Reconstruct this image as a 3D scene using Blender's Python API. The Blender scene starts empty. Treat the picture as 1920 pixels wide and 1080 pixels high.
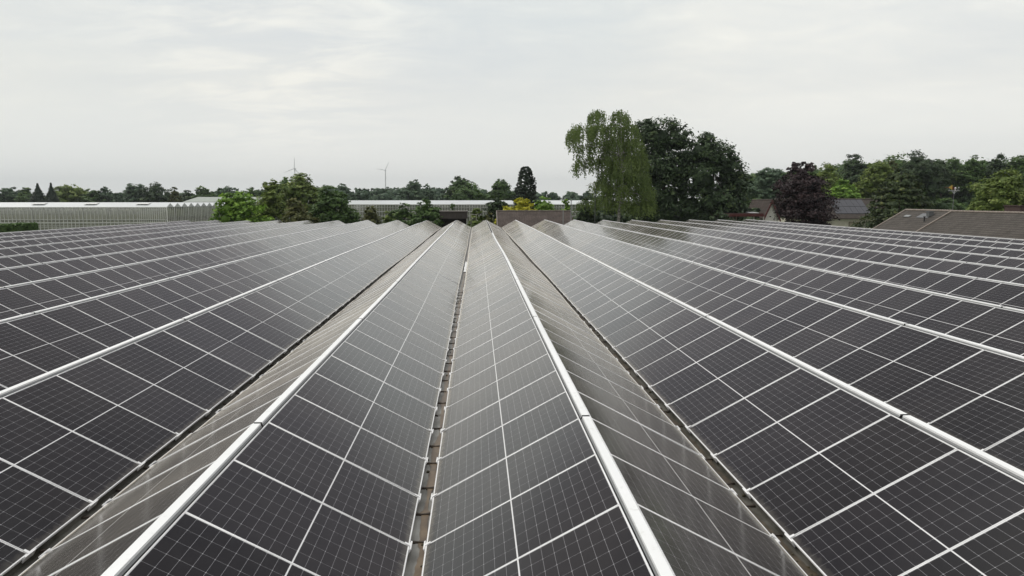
import bpy, math, random
import numpy as np
from mathutils import Matrix, Vector
R = math.radians
scene = bpy.context.scene
COL = scene.collection

# ---------------------------------------------------------------- camera, sky, sun, exposure
HC = 6.6                                   # camera height above the ground
PITCH, YAW, FPX = 0.1116, -0.0454, 1471.4  # downward tilt, turn to the right, focal length in 1920-px units
cam_d = bpy.data.cameras.new('camera'); cam = bpy.data.objects.new('camera', cam_d); COL.objects.link(cam)
cam_d.sensor_width = 36; cam_d.lens = FPX / 1920 * 36; cam_d.clip_start = .1; cam_d.clip_end = 12000
cam.location = (0, 0, HC); cam.rotation_euler = (math.pi/2 - PITCH, 0, YAW)
scene.camera = cam
scene.view_settings.view_transform = 'Standard'; scene.view_settings.look = 'None'
scene.view_settings.gamma = 1; scene.view_settings.exposure = 0

SUN_EL, SUN_AZ = R(52), R(-60)             # azimuth from +Y, positive to the right
world = bpy.data.worlds.new('World'); scene.world = world; world.use_nodes = True
wt = world.node_tree; wt.nodes.clear()
def N(t, typ, **kw):
    n = t.nodes.new(typ)
    for k, v in kw.items():
        if k.startswith('i_'):
            key = k[2:]; key = int(key) if key.isdigit() else key
            n.inputs[key].default_value = v
        else: setattr(n, k, v)
    return n
def math_node(t, op, a, b=None, c=None, clamp=False):
    n = t.nodes.new('ShaderNodeMath'); n.operation = op; n.use_clamp = clamp
    for i, v in enumerate((a, b, c)):
        if v is None: continue
        if isinstance(v, (int, float)): n.inputs[i].default_value = v
        else: t.links.new(v, n.inputs[i])
    return n.outputs[0]
def ramp(t, fac, stops, interp='LINEAR'):
    n = t.nodes.new('ShaderNodeValToRGB'); n.color_ramp.interpolation = interp
    e = n.color_ramp.elements
    while len(e) < len(stops): e.new(.5)
    for el, (p, c) in zip(e, stops):
        el.position = p; el.color = tuple(c) + (1,) if len(c) == 3 else c
    t.links.new(fac, n.inputs[0]); return n.outputs[0]
def mixc(t, fac, a, b, mode='MIX'):
    n = t.nodes.new('ShaderNodeMix'); n.data_type = 'RGBA'; n.blend_type = mode
    for i, v in ((0, fac), (6, a), (7, b)):
        if isinstance(v, (int, float)): n.inputs[i].default_value = v
        elif isinstance(v, tuple): n.inputs[i].default_value = tuple(v) + (1,) if len(v) == 3 else v
        else: t.links.new(v, n.inputs[i])
    return n.outputs[2]
sky = N(wt, 'ShaderNodeTexSky'); sky.sky_type = 'NISHITA'; sky.sun_disc = False
sky.sun_elevation = SUN_EL; sky.sun_rotation = SUN_AZ; sky.air_density = 1; sky.dust_density = 3
geo = N(wt, 'ShaderNodeTexCoord'); sep = N(wt, 'ShaderNodeSeparateXYZ'); wt.links.new(geo.outputs['Generated'], sep.inputs[0])
zc = math_node(wt, 'MAXIMUM', sep.outputs[2], 0.0)
zd = math_node(wt, 'ADD', zc, .16)
com = N(wt, 'ShaderNodeCombineXYZ')
wt.links.new(math_node(wt, 'DIVIDE', sep.outputs[0], zd), com.inputs[0])
wt.links.new(math_node(wt, 'DIVIDE', sep.outputs[1], zd), com.inputs[1])
def cloud(scale, detail, rough, off, dist=0.):
    mp = N(wt, 'ShaderNodeMapping'); mp.inputs['Location'].default_value = off; mp.inputs['Scale'].default_value = (1, 1.5, 1)
    wt.links.new(com.outputs[0], mp.inputs[0])
    n = N(wt, 'ShaderNodeTexNoise', i_Scale=scale, i_Detail=detail, i_Roughness=rough, i_Distortion=dist)
    wt.links.new(mp.outputs[0], n.inputs['Vector']); return n.outputs['Fac']
big = cloud(.55, 4, .5, (1.7, .3, 0), .3)
fine = cloud(2.5, 9, .64, (4.2, 1.1, 2), .6)
base = ramp(wt, zc, [(0, (1.03, 1.035, .985)), (.035, (.955, .96, .92)), (.13, (.86, .865, .835)), (.235, (.825, .84, .825)), (.30, (.40, .375, .395)), (.56, (.33, .315, .34)), (.76, (1.15, 1.15, 1.15)), (1, (1.6, 1.6, 1.6))])  # dark ring above the view added to dim panel reflections, bright zenith offsets it
shade = ramp(wt, big, [(.32, (.88, .91, .955)), (.48, (.985, .99, .99)), (.64, (1.06, 1.05, 1.02))])
wisp = ramp(wt, fine, [(.38, (.95, .962, .975)), (.50, (.992, .995, .995)), (.58, (1.025, 1.022, 1.012)), (.70, (1.10, 1.088, 1.06))])
wfac = ramp(wt, zc, [(.05, (0, 0, 0)), (.24, (1, 1, 1))])
wisp = mixc(wt, wfac, (1., 1., 1.), wisp)
shade = mixc(wt, wfac, (1., 1., 1.), shade)
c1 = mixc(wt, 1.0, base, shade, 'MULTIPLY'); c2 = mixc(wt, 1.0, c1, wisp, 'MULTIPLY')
SKY_STR = .1
def patch(az, el, r0, r1, col, noise=None):
    """a broad soft patch of thinner or thicker cloud round a direction of the sky"""
    global c2
    d = N(wt, 'ShaderNodeVectorMath', operation='DOT_PRODUCT'); nm = N(wt, 'ShaderNodeVectorMath', operation='NORMALIZE'); wt.links.new(geo.outputs['Generated'], nm.inputs[0]); wt.links.new(nm.outputs[0], d.inputs[0])
    d.inputs[1].default_value = (math.sin(R(az))*math.cos(R(el)), math.cos(R(az))*math.cos(R(el)), math.sin(R(el)))
    f = N(wt, 'ShaderNodeMapRange', interpolation_type='SMOOTHSTEP'); f.inputs[1].default_value = math.cos(R(r1)); f.inputs[2].default_value = math.cos(R(r0)); wt.links.new(d.outputs['Value'], f.inputs[0])
    fo = f.outputs[0]
    if noise is not None: fo = math_node(wt, 'MULTIPLY', fo, noise)
    c2 = mixc(wt, 1., c2, mixc(wt, fo, (1., 1., 1.), col), 'MULTIPLY')
nz = math_node(wt, 'MULTIPLY', math_node(wt, 'SUBTRACT', big, .25), 2., clamp=True)
patch(3, 17, 1, 14, (.905, .945, .985), nz)
patch(31, 14, 2, 20, (1.11, 1.10, 1.09), nz)
fz = ramp(wt, fine, [(.44, (0, 0, 0)), (.60, (1, 1, 1))])
patch(-14, 12, 1, 12, (1.09, 1.075, 1.05), fz)
patch(-33, 12, 1, 11, (1.07, 1.055, 1.02), nz)
patch(-30, 3, 2, 16, (.965, .975, .98))
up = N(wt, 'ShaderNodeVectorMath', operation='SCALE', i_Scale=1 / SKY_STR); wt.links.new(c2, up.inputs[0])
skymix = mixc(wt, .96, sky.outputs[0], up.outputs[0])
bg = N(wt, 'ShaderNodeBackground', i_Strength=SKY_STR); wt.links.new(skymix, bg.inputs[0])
wo = N(wt, 'ShaderNodeOutputWorld'); wt.links.new(bg.outputs[0], wo.inputs[0])

sd = bpy.data.lights.new('sun', 'SUN'); sun = bpy.data.objects.new('sun', sd); COL.objects.link(sun)
sd.energy = 1.4; sd.angle = R(18); sd.color = (1, .96, .89)
sun.rotation_euler = Vector((math.sin(SUN_AZ)*math.cos(SUN_EL), math.cos(SUN_AZ)*math.cos(SUN_EL), math.sin(SUN_EL))).to_track_quat('Z', 'Y').to_euler()
scene.cycles.max_bounces = 8; scene.cycles.diffuse_bounces = 3; scene.cycles.glossy_bounces = 3; scene.cycles.transparent_max_bounces = 12

# ---------------------------------------------------------------- helpers
CROT = Matrix.Rotation(YAW, 3, 'Z') @ Matrix.Rotation(math.pi/2 - PITCH, 3, 'X')
def at(px, py, Y):
    """the world point that a pixel of the 1920x1080 picture shows at the distance Y"""
    d = CROT @ Vector(((px - 960) / FPX, -(py - 540) / FPX, -1))
    return Vector((0, 0, HC)) + d * (Y / d.y)
def mat(name, color=(.5, .5, .5), rough=.7, spec=.4, metal=0.):
    m = bpy.data.materials.new(name); m.use_nodes = True
    b = m.node_tree.nodes['Principled BSDF']
    b.inputs['Base Color'].default_value = tuple(color) + (1,); b.inputs['Roughness'].default_value = rough
    b.inputs['Specular IOR Level'].default_value = spec; b.inputs['Metallic'].default_value = metal
    return m
def noisy(name, c1, c2, scale=5., rough=.8, spec=.3, detail=6, stretch=(1, 1, 1), lo=.35, hi=.65, bump=0.):
    m = mat(name, c1, rough, spec); t = m.node_tree; b = t.nodes['Principled BSDF']
    g = N(t, 'ShaderNodeNewGeometry'); mp = N(t, 'ShaderNodeMapping'); mp.inputs['Scale'].default_value = stretch
    t.links.new(g.outputs['Position'], mp.inputs[0])
    n = N(t, 'ShaderNodeTexNoise', i_Scale=scale, i_Detail=detail, i_Roughness=.6); t.links.new(mp.outputs[0], n.inputs['Vector'])
    t.links.new(ramp(t, n.outputs['Fac'], [(lo, c1), (hi, c2)]), b.inputs['Base Color'])
    if bump:
        bn = N(t, 'ShaderNodeBump', i_Strength=bump, i_Distance=.02); t.links.new(n.outputs['Fac'], bn.inputs['Height']); t.links.new(bn.outputs[0], b.inputs['Normal'])
    return m
def wloc(o):
    v = Vector((0, 0, 0))
    while o is not None: v = v + o.location; o = o.parent
    return v
class MB:
    """collects shapes in world coordinates; build() links them as ONE mesh object"""
    def __init__(s): s.v = []; s.f = []; s.m = []
    def poly(s, pts, mi=0):
        i = len(s.v); s.v += [tuple(p) for p in pts]; s.f.append(tuple(range(i, i + len(pts)))); s.m.append(mi)
    def hexa(s, p, mi=0):            # 4 bottom, 4 top points
        i = len(s.v); s.v += [tuple(q) for q in p]
        for f in ((3, 2, 1, 0), (4, 5, 6, 7), (0, 1, 5, 4), (1, 2, 6, 5), (2, 3, 7, 6), (3, 0, 4, 7)):
            s.f.append(tuple(i + a for a in f)); s.m.append(mi)
    def box(s, x0, x1, y0, y1, z0, z1, mi=0):
        s.hexa([(x0, y0, z0), (x1, y0, z0), (x1, y1, z0), (x0, y1, z0), (x0, y0, z1), (x1, y0, z1), (x1, y1, z1), (x0, y1, z1)], mi)
    def slab(s, a, b, c, d, th, mi=0):   # top quad a b c d counter-clockwise, thickness downwards along the normal
        a, b, c, d = map(Vector, (a, b, c, d)); n = (b - a).cross(d - a).normalized()
        if n.z < 0: n = -n
        lo = [q - n * th for q in (a, b, c, d)]
        s.hexa(lo + [a, b, c, d], mi)
    def tube(s, p0, p1, r0, r1, n=8, mi=0):
        p0, p1 = Vector(p0), Vector(p1); d = (p1 - p0).normalized()
        u = d.orthogonal().normalized(); w = d.cross(u); i = len(s.v)
        for p, r in ((p0, r0), (p1, r1)):
            for k in range(n):
                a = 2 * math.pi * k / n; s.v.append(tuple(p + (u * math.cos(a) + w * math.sin(a)) * r))
        for k in range(n):
            q = (k + 1) % n; s.f.append((i + k, i + q, i + n + q, i + n + k)); s.m.append(mi)
        s.f.append(tuple(i + n - 1 - k for k in range(n))); s.f.append(tuple(i + n + k for k in range(n))); s.m += [mi, mi]
    def ball(s, c, r, mi=0, n=8):
        for j in range(4):
            a0, a1 = -math.pi/2 + math.pi*j/4, -math.pi/2 + math.pi*(j+1)/4
            for k in range(n):
                b0, b1 = 2*math.pi*k/n, 2*math.pi*(k+1)/n
                P = lambda a, b: (c[0]+r*math.cos(a)*math.cos(b), c[1]+r*math.cos(a)*math.sin(b), c[2]+r*math.sin(a))
                s.poly([P(a0, b0), P(a0, b1), P(a1, b1), P(a1, b0)], mi)
    def build(s, name, mats, parent=None, smooth=False):
        off = wloc(parent) if parent else Vector((0, 0, 0))
        me = bpy.data.meshes.new(name); me.from_pydata([(x-off.x, y-off.y, z-off.z) for x, y, z in s.v], [], s.f)
        for m_ in (mats if isinstance(mats, (list, tuple)) else [mats]): me.materials.append(m_)
        me.polygons.foreach_set('material_index', s.m)
        if smooth: me.polygons.foreach_set('use_smooth', [True] * len(s.f))
        o = bpy.data.objects.new(name, me); COL.objects.link(o)
        if parent: o.parent = parent
        return o
def tag(o, label, cat, group=None, kind=None):
    if label: o['label'] = label
    if cat: o['category'] = cat
    if group: o['group'] = group
    if kind: o['kind'] = kind
    return o
def thing(name, label, cat, loc=(0, 0, 0), group=None):
    o = bpy.data.objects.new(name, None); COL.objects.link(o); o.location = loc; o.empty_display_size = .3
    return tag(o, label, cat, group)
def np_mesh(name, V, F, mats, parent=None, tint=None, uv=None, midx=None):
    """V (n,3), F (m,4) arrays of quads"""
    me = bpy.data.meshes.new(name); n, m = len(V), len(F)
    me.vertices.add(n); me.vertices.foreach_set('co', np.asarray(V, np.float32).ravel())
    me.loops.add(4*m); me.loops.foreach_set('vertex_index', np.asarray(F, np.int32).ravel())
    me.polygons.add(m); me.polygons.foreach_set('loop_start', np.arange(0, 4*m, 4, dtype=np.int32)); me.polygons.foreach_set('loop_total', np.full(m, 4, np.int32))
    for mm in (mats if isinstance(mats, (list, tuple)) else [mats]): me.materials.append(mm)
    if midx is not None: me.polygons.foreach_set('material_index', np.asarray(midx, np.int32))
    if uv is not None:
        l = me.uv_layers.new(name='UVMap'); l.data.foreach_set('uv', np.asarray(uv, np.float32).ravel())
    if tint is not None:
        a = me.attributes.new('tint', 'FLOAT', 'POINT'); a.data.foreach_set('value', np.asarray(tint, np.float32))
    me.update(calc_edges=True); me.validate()
    o = bpy.data.objects.new(name, me); COL.objects.link(o)
    if parent: o.parent = parent
    return o

# ---------------------------------------------------------------- materials
DUST = .0054
def cell_material():
    m = mat('solar_cells', (.012, .012, .015), .14, .5); t = m.node_tree; b = t.nodes['Principled BSDF']
    b.inputs['IOR'].default_value = 1.38
    uv = N(t, 'ShaderNodeUVMap'); s = N(t, 'ShaderNodeSeparateXYZ'); t.links.new(uv.outputs[0], s.inputs[0])
    W, H = 1.118, 1.700
    x = math_node(t, 'MULTIPLY', s.outputs[0], W); y = math_node(t, 'MULTIPLY', s.outputs[1], H)
    xx = math_node(t, 'SUBTRACT', x, .003)
    dx = math_node(t, 'PINGPONG', xx, .1853/2)
    tt = math_node(t, 'SUBTRACT', math_node(t, 'ABSOLUTE', math_node(t, 'SUBTRACT', y, H/2)), .0056)
    dy = math_node(t, 'PINGPONG', tt, .0933/2)
    l1 = math_node(t, 'LESS_THAN', dx, .0009); l2 = math_node(t, 'LESS_THAN', dy, .0009)
    l3 = math_node(t, 'LESS_THAN', math_node(t, 'ADD', dx, dy), .0065)
    line = math_node(t, 'MAXIMUM', math_node(t, 'MAXIMUM', l1, l2), l3)
    gap = math_node(t, 'MAXIMUM', math_node(t, 'LESS_THAN', tt, 0.), math_node(t, 'GREATER_THAN', tt, .8404))
    g = N(t, 'ShaderNodeNewGeometry')
    n = N(t, 'ShaderNodeTexNoise', i_Scale=.9, i_Detail=5, i_Roughness=.6); t.links.new(g.outputs['Position'], n.inputs['Vector'])
    n2 = N(t, 'ShaderNodeTexNoise', i_Scale=9., i_Detail=5, i_Roughness=.7); t.links.new(g.outputs['Position'], n2.inputs['Vector'])
    cell = ramp(t, n.outputs['Fac'], [(.3, (.0040, .0036, .0050)), (.7, (.0065, .0057, .0070))])
    dust = ramp(t, n2.outputs['Fac'], [(.35, (0, 0, 0)), (.75, (.004, .0035, .003))])
    ps_ = N(t, 'ShaderNodeSeparateXYZ'); t.links.new(g.outputs['Position'], ps_.inputs[0])
    pid = N(t, 'ShaderNodeCombineXYZ')
    t.links.new(math_node(t, 'FLOOR', math_node(t, 'DIVIDE', math_node(t, 'SUBTRACT', ps_.outputs[0], -2.1854), 3.3006/2)), pid.inputs[0])
    t.links.new(math_node(t, 'FLOOR', math_node(t, 'DIVIDE', math_node(t, 'SUBTRACT', ps_.outputs[1], .95), 1.154)), pid.inputs[1])
    wn = N(t, 'ShaderNodeTexWhiteNoise'); wn.noise_dimensions = '3D'; t.links.new(pid.outputs[0], wn.inputs['Vector'])
    cell = mixc(t, 1., cell, ramp(t, wn.outputs['Value'], [(0, (.75, .72, .70)), (.5, (1, 1, 1)), (1, (1.35, 1.32, 1.45))]), 'MULTIPLY')
    st = N(t, 'ShaderNodeTexNoise', i_Scale=14., i_Detail=3); t.links.new(g.outputs['Position'], st.inputs['Vector'])
    edge = ramp(t, math_node(t, 'ADD', y, math_node(t, 'MULTIPLY', st.outputs['Fac'], .10)), [(.05, (1, 1, 1)), (.115, (0, 0, 0))])
    c0 = mixc(t, 1., cell, dust, 'ADD')
    c1 = mixc(t, line, c0, (.32, .32, .33)); c2 = mixc(t, gap, c1, (.72, .72, .71))
    t.links.new(c2, b.inputs['Base Color'])
    # a thin film of dust: its optical path grows towards grazing angles
    dt = N(t, 'ShaderNodeVectorMath', operation='DOT_PRODUCT'); t.links.new(g.outputs['Incoming'], dt.inputs[0]); t.links.new(g.outputs['Normal'], dt.inputs[1])
    cs = math_node(t, 'MAXIMUM', math_node(t, 'ABSOLUTE', dt.outputs['Value']), .06)
    tau = math_node(t, 'MULTIPLY', ramp(t, n.outputs['Fac'], [(.3, (.55, .55, .55)), (.7, (1.1, 1.1, 1.1))]), -DUST)
    tau = math_node(t, 'MULTIPLY', tau, math_node(t, 'ADD', .7, math_node(t, 'MULTIPLY', wn.outputs['Value'], .6)))
    tau = math_node(t, 'SUBTRACT', tau, math_node(t, 'MULTIPLY', edge, .03))
    fac = math_node(t, 'SUBTRACT', 1., math_node(t, 'EXPONENT', math_node(t, 'DIVIDE', tau, math_node(t, 'POWER', cs, 1.6))))
    df = N(t, 'ShaderNodeBsdfDiffuse'); df.inputs[0].default_value = (.57, .53, .45, 1)
    mx = N(t, 'ShaderNodeMixShader'); t.links.new(fac, mx.inputs[0]); t.links.new(b.outputs[0], mx.inputs[1]); t.links.new(df.outputs[0], mx.inputs[2]); t.links.new(mx.outputs[0], t.nodes['Material Output'].inputs[0])
    t.links.new(ramp(t, n2.outputs['Fac'], [(.3, (.095, .095, .095)), (.75, (.14, .14, .14))]), b.inputs['Roughness'])
    return m
M = {}
M['cells'] = cell_material()
M['frame'] = noisy('frame_aluminium', (.76, .76, .75), (.86, .86, .85), 3, .45, .5)
M['cap'] = noisy('ridge_white_aluminium', (.80, .81, .80), (.88, .885, .88), 1.2, .5, .5, stretch=(1, .25, 1))
def cap_dirt():
    m = M['cap']; t = m.node_tree; b = t.nodes['Principled BSDF']; old = b.inputs['Base Color'].links[0].from_socket
    g_ = N(t, 'ShaderNodeNewGeometry'); n = N(t, 'ShaderNodeTexNoise', i_Scale=11., i_Detail=6, i_Roughness=.7); t.links.new(g_.outputs['Position'], n.inputs['Vector'])
    t.links.new(mixc(t, 1., old, ramp(t, n.outputs['Fac'], [(.26, (.80, .80, .77)), (.42, (.98, .98, .97)), (1, (1, 1, 1))]), 'MULTIPLY'), b.inputs['Base Color'])
cap_dirt()
M['flange'] = mat('flange_grey', (.22, .225, .225), .6)
M['under'] = mat('roof_underside_black', (.02, .02, .02), .9)
M['gutter'] = noisy('gutter_weathered_zinc', (.13, .125, .11), (.34, .335, .31), 5, .7, .4, stretch=(1, .35, 1), lo=.3, hi=.7)
M['dark_gutter'] = noisy('gutter_dark_zinc', (.045, .042, .032), (.16, .155, .135), 6, .8, .3, stretch=(1, .5, 1), lo=.35, hi=.72)  # darker tone for all gutters except the central one
M['mud'] = noisy('gutter_mud', (.075, .050, .028), (.17, .125, .075), 6, .35, .5, stretch=(1, .4, 1))
M['dark_silt'] = noisy('gutter_dark_silt', (.030, .024, .016), (.09, .07, .045), 7, .6, .4)
M['bracket'] = mat('bracket_dark', (.045, .034, .025), .7)
M['white_plastic'] = mat('white_plastic', (.78, .78, .76), .5)
M['concrete'] = noisy('concrete', (.30, .29, .27), (.40, .39, .37), 2)
def leaf(name, dark, light, warm=None, rough=.55, transl=.30):
    m = mat(name, dark, rough, .25); t = m.node_tree; b = t.nodes['Principled BSDF']; o = t.nodes['Material Output']
    a = N(t, 'ShaderNodeAttribute', attribute_name='tint')
    st = [(0, dark), (.75, light)] + ([(1, warm)] if warm else [])
    c = ramp(t, a.outputs['Fac'], st); t.links.new(c, b.inputs['Base Color'])
    tr = N(t, 'ShaderNodeBsdfTranslucent'); t.links.new(c, tr.inputs[0])
    mx = N(t, 'ShaderNodeMixShader', i_0=transl); t.links.new(b.outputs[0], mx.inputs[1]); t.links.new(tr.outputs[0], mx.inputs[2]); t.links.new(mx.outputs[0], o.inputs[0])
    return m
L_ = {
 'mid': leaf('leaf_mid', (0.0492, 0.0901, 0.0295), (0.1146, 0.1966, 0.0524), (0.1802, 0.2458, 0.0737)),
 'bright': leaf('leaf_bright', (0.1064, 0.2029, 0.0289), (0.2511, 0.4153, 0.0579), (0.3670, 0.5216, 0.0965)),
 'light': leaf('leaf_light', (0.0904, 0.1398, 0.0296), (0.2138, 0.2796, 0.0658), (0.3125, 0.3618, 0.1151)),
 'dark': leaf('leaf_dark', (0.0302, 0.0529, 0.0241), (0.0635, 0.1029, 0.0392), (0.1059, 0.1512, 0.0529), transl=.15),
 'bluish': leaf('leaf_hazed', (0.0670, 0.1115, 0.0670), (0.1337, 0.2005, 0.1158), (0.1895, 0.2674, 0.1450)),  # part of the distance haze is put into this leaf colour
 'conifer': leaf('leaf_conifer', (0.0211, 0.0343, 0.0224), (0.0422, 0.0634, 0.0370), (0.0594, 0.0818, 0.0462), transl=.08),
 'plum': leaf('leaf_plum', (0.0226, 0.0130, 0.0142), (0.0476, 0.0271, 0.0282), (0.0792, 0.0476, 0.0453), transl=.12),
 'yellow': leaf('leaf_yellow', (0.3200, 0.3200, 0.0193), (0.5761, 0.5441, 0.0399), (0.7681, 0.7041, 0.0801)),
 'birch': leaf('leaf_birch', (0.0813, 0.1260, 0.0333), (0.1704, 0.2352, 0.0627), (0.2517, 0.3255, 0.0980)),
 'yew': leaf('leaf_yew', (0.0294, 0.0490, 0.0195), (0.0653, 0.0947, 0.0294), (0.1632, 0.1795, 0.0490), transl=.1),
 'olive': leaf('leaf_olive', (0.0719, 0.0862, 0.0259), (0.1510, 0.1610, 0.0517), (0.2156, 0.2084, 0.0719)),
}
M['bark'] = noisy('bark', (.05, .04, .03), (.12, .10, .08), 8, .9)
M['birch_bark'] = noisy('birch_bark', (.10, .09, .08), (.50, .48, .45), 6, .8, stretch=(1, 1, .5))

# ---------------------------------------------------------------- ground
g = MB(); g.poly([(-6000, -200, 0), (6000, -200, 0), (6000, 7000, 0), (-6000, 7000, 0)])
tag(g.build('ground', noisy('ground_grass', (.045, .065, .02), (.09, .10, .04), .15, .95)), None, None, kind='structure')

# ---------------------------------------------------------------- the greenhouse roof with its panels
S, A, U0, LP, P = 3.3006, .4932, .0715, 1.722, 1.154
X1, ZR, YPH = -2.1854, HC - 2.2063, .95
K0, K1, I0, I1 = -9, 10, -8, 76            # ridges, rows of panels
YA, YB = YPH + I0 * P, YPH + I1 * P
rng = random.Random(11)
PH = {k: [(rng.uniform(0, 6.28), rng.uniform(.8, 1.2)) for _ in range(6)] for k in range(K0 - 1, K1 + 2)}
def amp(y): return min(1., max(0., (y - 9) / 16.))
def wob(k, y):
    """the slight sag and sway of an old roof: sideways and vertical offset of ridge k at y"""
    q = PH[k]; a = amp(y)
    dx = a * (.022 * math.sin(y*.13*q[0][1] + q[0][0]) + .006 * math.sin(y*.33*q[1][1] + q[1][0]))
    dz = a * (.020 * math.sin(y*.12*q[2][1] + q[2][0]) + .004 * math.sin(y*.31*q[3][1] + q[3][0]))
    return dx, dz
def ridge(k, y):
    dx, dz = wob(k, y); return Vector((X1 + k*S + dx, y, ZR + dz))
jr = random.Random(5)
def panel_matrix(k, side, i):
    y = YPH + (i + .5) * P
    r0, r1 = ridge(k, y - P/2), ridge(k, y + P/2); r = (r0 + r1) / 2
    tan = (r1 - r0).normalized()
    a = A + .006 * math.sin(y * .3 + k * 1.7 + side) * amp(y) + jr.gauss(0, .0022)
    eu = Vector((side * math.cos(a), 0, -math.sin(a)))
    c = r + eu * (U0 + LP/2)
    xa = tan * side; ya = -eu; za = xa.cross(ya).normalized()
    xa = ya.cross(za).normalized()
    # a very small twist of each panel in its clamps
    rot = Matrix((xa, ya, za)).transposed() @ Matrix.Rotation(jr.gauss(0, .0016), 3, 'Y')
    mt = rot.to_4x4(); mt.translation = c
    return mt
PW = 1.142; RIM = .0095
# one panel's three meshes
def frame_arrays():
    V = []; F = []
    hx, hy = PW/2, LP/2
    rings = [(hx, hy, -.032), (hx, hy, 0), (hx-RIM, hy-RIM, 0), (hx-RIM, hy-RIM, -.004)]
    for x, y, z in rings: V += [(-x, -y, z), (x, -y, z), (x, y, z), (-x, y, z)]
    for j in range(3):
        for q in range(4): F.append((4*j+q, 4*j+(q+1) % 4, 4*j+4+(q+1) % 4, 4*j+4+q))
    return np.array(V), np.array(F)
FV, FF = frame_arrays()
hx, hy = PW/2 - RIM, LP/2 - RIM
CV = np.array([(-hx, -hy, -.003), (hx, -hy, -.003), (hx, hy, -.003), (-hx, hy, -.003)]); CUV = np.array([(0, 0), (1, 0), (1, 1), (0, 1)])
def clamp_mb():
    b = MB(); b.box(P/2-.085, P/2+.085, -LP/2-.016, -LP/2-.003, -.05, .012); b.box(P/2-.016, P/2+.016, -LP/2-.003, -LP/2+.05, .001, .010)
    return b
# every panel, with the size it has in the picture
CI = CROT.transposed()
def proj(p):
    d = CI @ (Vector(p) - Vector((0, 0, HC)))
    if d.z > -.3: return None
    return 960 + FPX * d.x / -d.z, 540 - FPX * d.y / -d.z
panels = []
for k in range(K0, K1 + 1):
    for side in (-1, 1):
        for i in range(I0, I1):
            mt = panel_matrix(k, side, i)
            area = 0.
            c = mt.translation; n = Vector(mt.col[2][:3])
            if n.dot(Vector((0, 0, HC)) - c) > 0:
                cs = [proj(mt @ Vector(v)) for v in CV]
                if all(cs):
                    cl = [(min(max(x, 0), 1920), min(max(y, 0), 1080)) for x, y in cs]
                    area = abs(sum(cl[q][0]*cl[(q+1) % 4][1] - cl[(q+1) % 4][0]*cl[q][1] for q in range(4))) / 2
            hidden = (side == 1 and k >= 2) or (side == -1 and k <= -1)
            panels.append((0 if hidden else area, k, side, i, mt))
panels.sort(key=lambda p: -p[0])
near, far = panels[:300], panels[300:]
NUM = 'first second third fourth fifth sixth seventh eighth ninth tenth eleventh twelfth thirteenth fourteenth fifteenth sixteenth seventeenth eighteenth nineteenth twentieth'.split()
TENS = {2: 'twenty', 3: 'thirty', 4: 'forty', 5: 'fifty'}
def ordinal(n):
    if n <= 20: return NUM[n-1]
    t, u = divmod(n, 10)
    return (TENS[t] + '-' + NUM[u-1]) if u else TENS[t][:-1] + 'ieth'
def slope_name(k, side):
    if k == 0: return 'slope left of the muddy central gutter' if side == 1 else 'foreshortened slope left of centre'
    if k == 1: return 'slope right of the muddy central gutter' if side == -1 else 'foreshortened slope right of centre'
    return '%s white ridge %s of centre' % (ordinal(1 - k if k < 0 else k), 'left' if k < 0 else 'right')
order = {}
for a, k, side, i, mt in near: order.setdefault((k, side), []).append(i)
for v in order.values(): v.sort()
proto = None
for a, k, side, i, mt in near:
    if proto is None:
        root = bpy.data.objects.new('solar_panel', None); root.empty_display_size = .2; COL.objects.link(root)
        c = np_mesh('cell_sheet', CV, np.array([(0, 1, 2, 3)]), M['cells'], root, uv=CUV)
        f = np_mesh('frame', FV, FF, M['frame'], root)
        e = clamp_mb().build('edge_clamp', M['frame']); e.parent = root
        proto = root
    else:
        root = proto.copy(); COL.objects.link(root)
        for ch in proto.children:
            d = ch.copy(); COL.objects.link(d); d.parent = root
    root.matrix_world = mt
    tag(root, '%s panel from the near end on the %s' % (ordinal(order[(k, side)].index(i) + 1), slope_name(k, side)), 'solar panel', 'solar panels nearest in the photo')
# the rest of the field
cnt = len(far); nv = len(FV) + 4
MT = np.array([[list(r) for r in p[4]] for p in far])
loc = np.concatenate([FV, CV]); vv = np.einsum('nij,vj->nvi', MT[:, :3, :3], loc) + MT[:, None, :3, 3]
ff = np.concatenate([FF, np.array([[len(FV), len(FV)+1, len(FV)+2, len(FV)+3]])])
allf = (ff[None] + (np.arange(cnt) * nv)[:, None, None]).reshape(-1, 4)
uvf = np.zeros((len(ff), 4, 2)); uvf[-1] = CUV; mi = np.zeros(len(ff), int); mi[-1] = 1
o = np_mesh('distant_solar_panels', vv.reshape(-1, 3), allf, [M['frame'], M['cells']], uv=np.tile(uvf, (cnt, 1, 1, 1)), midx=np.tile(mi, cnt))
tag(o, 'farther solar panels in rows running away over the ridged roof to its far edge', 'solar panels', kind='stuff')

gh = thing('greenhouse', 'long many-ridged greenhouse whose roof is covered with solar panels, in the foreground', 'greenhouse', (X1 + .5*S, YA, 0))
# dark sheet below the panels
sh = MB(); ys = [YA + j * (YB - YA) / 42 for j in range(43)]
hw = S/2
def gut(k, y):   # gutter to the right of ridge k: line between ridge k and k+1
    a = wob(max(k, K0), y); b = wob(min(k+1, K1), y)
    return Vector((X1 + (k + .5)*S + (a[0]+b[0])/2, y, ZR - math.sin(A)*(U0+LP) + (a[1]+b[1])/2))
for k in range(K0, K1 + 1):
    for side in (-1, 1):
        for j in range(42):
            q = []
            for y in (ys[j], ys[j+1]):
                r = ridge(k, y) + Vector((0, 0, -.075)); gg = gut(k if side == 1 else k-1, y) + Vector((-side*.115, 0, -.035))
                q.append((r, gg))
            sh.poly([q[0][0], q[0][1], q[1][1], q[1][0]])
sh.build('roof_deck', M['under'], gh)
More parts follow.
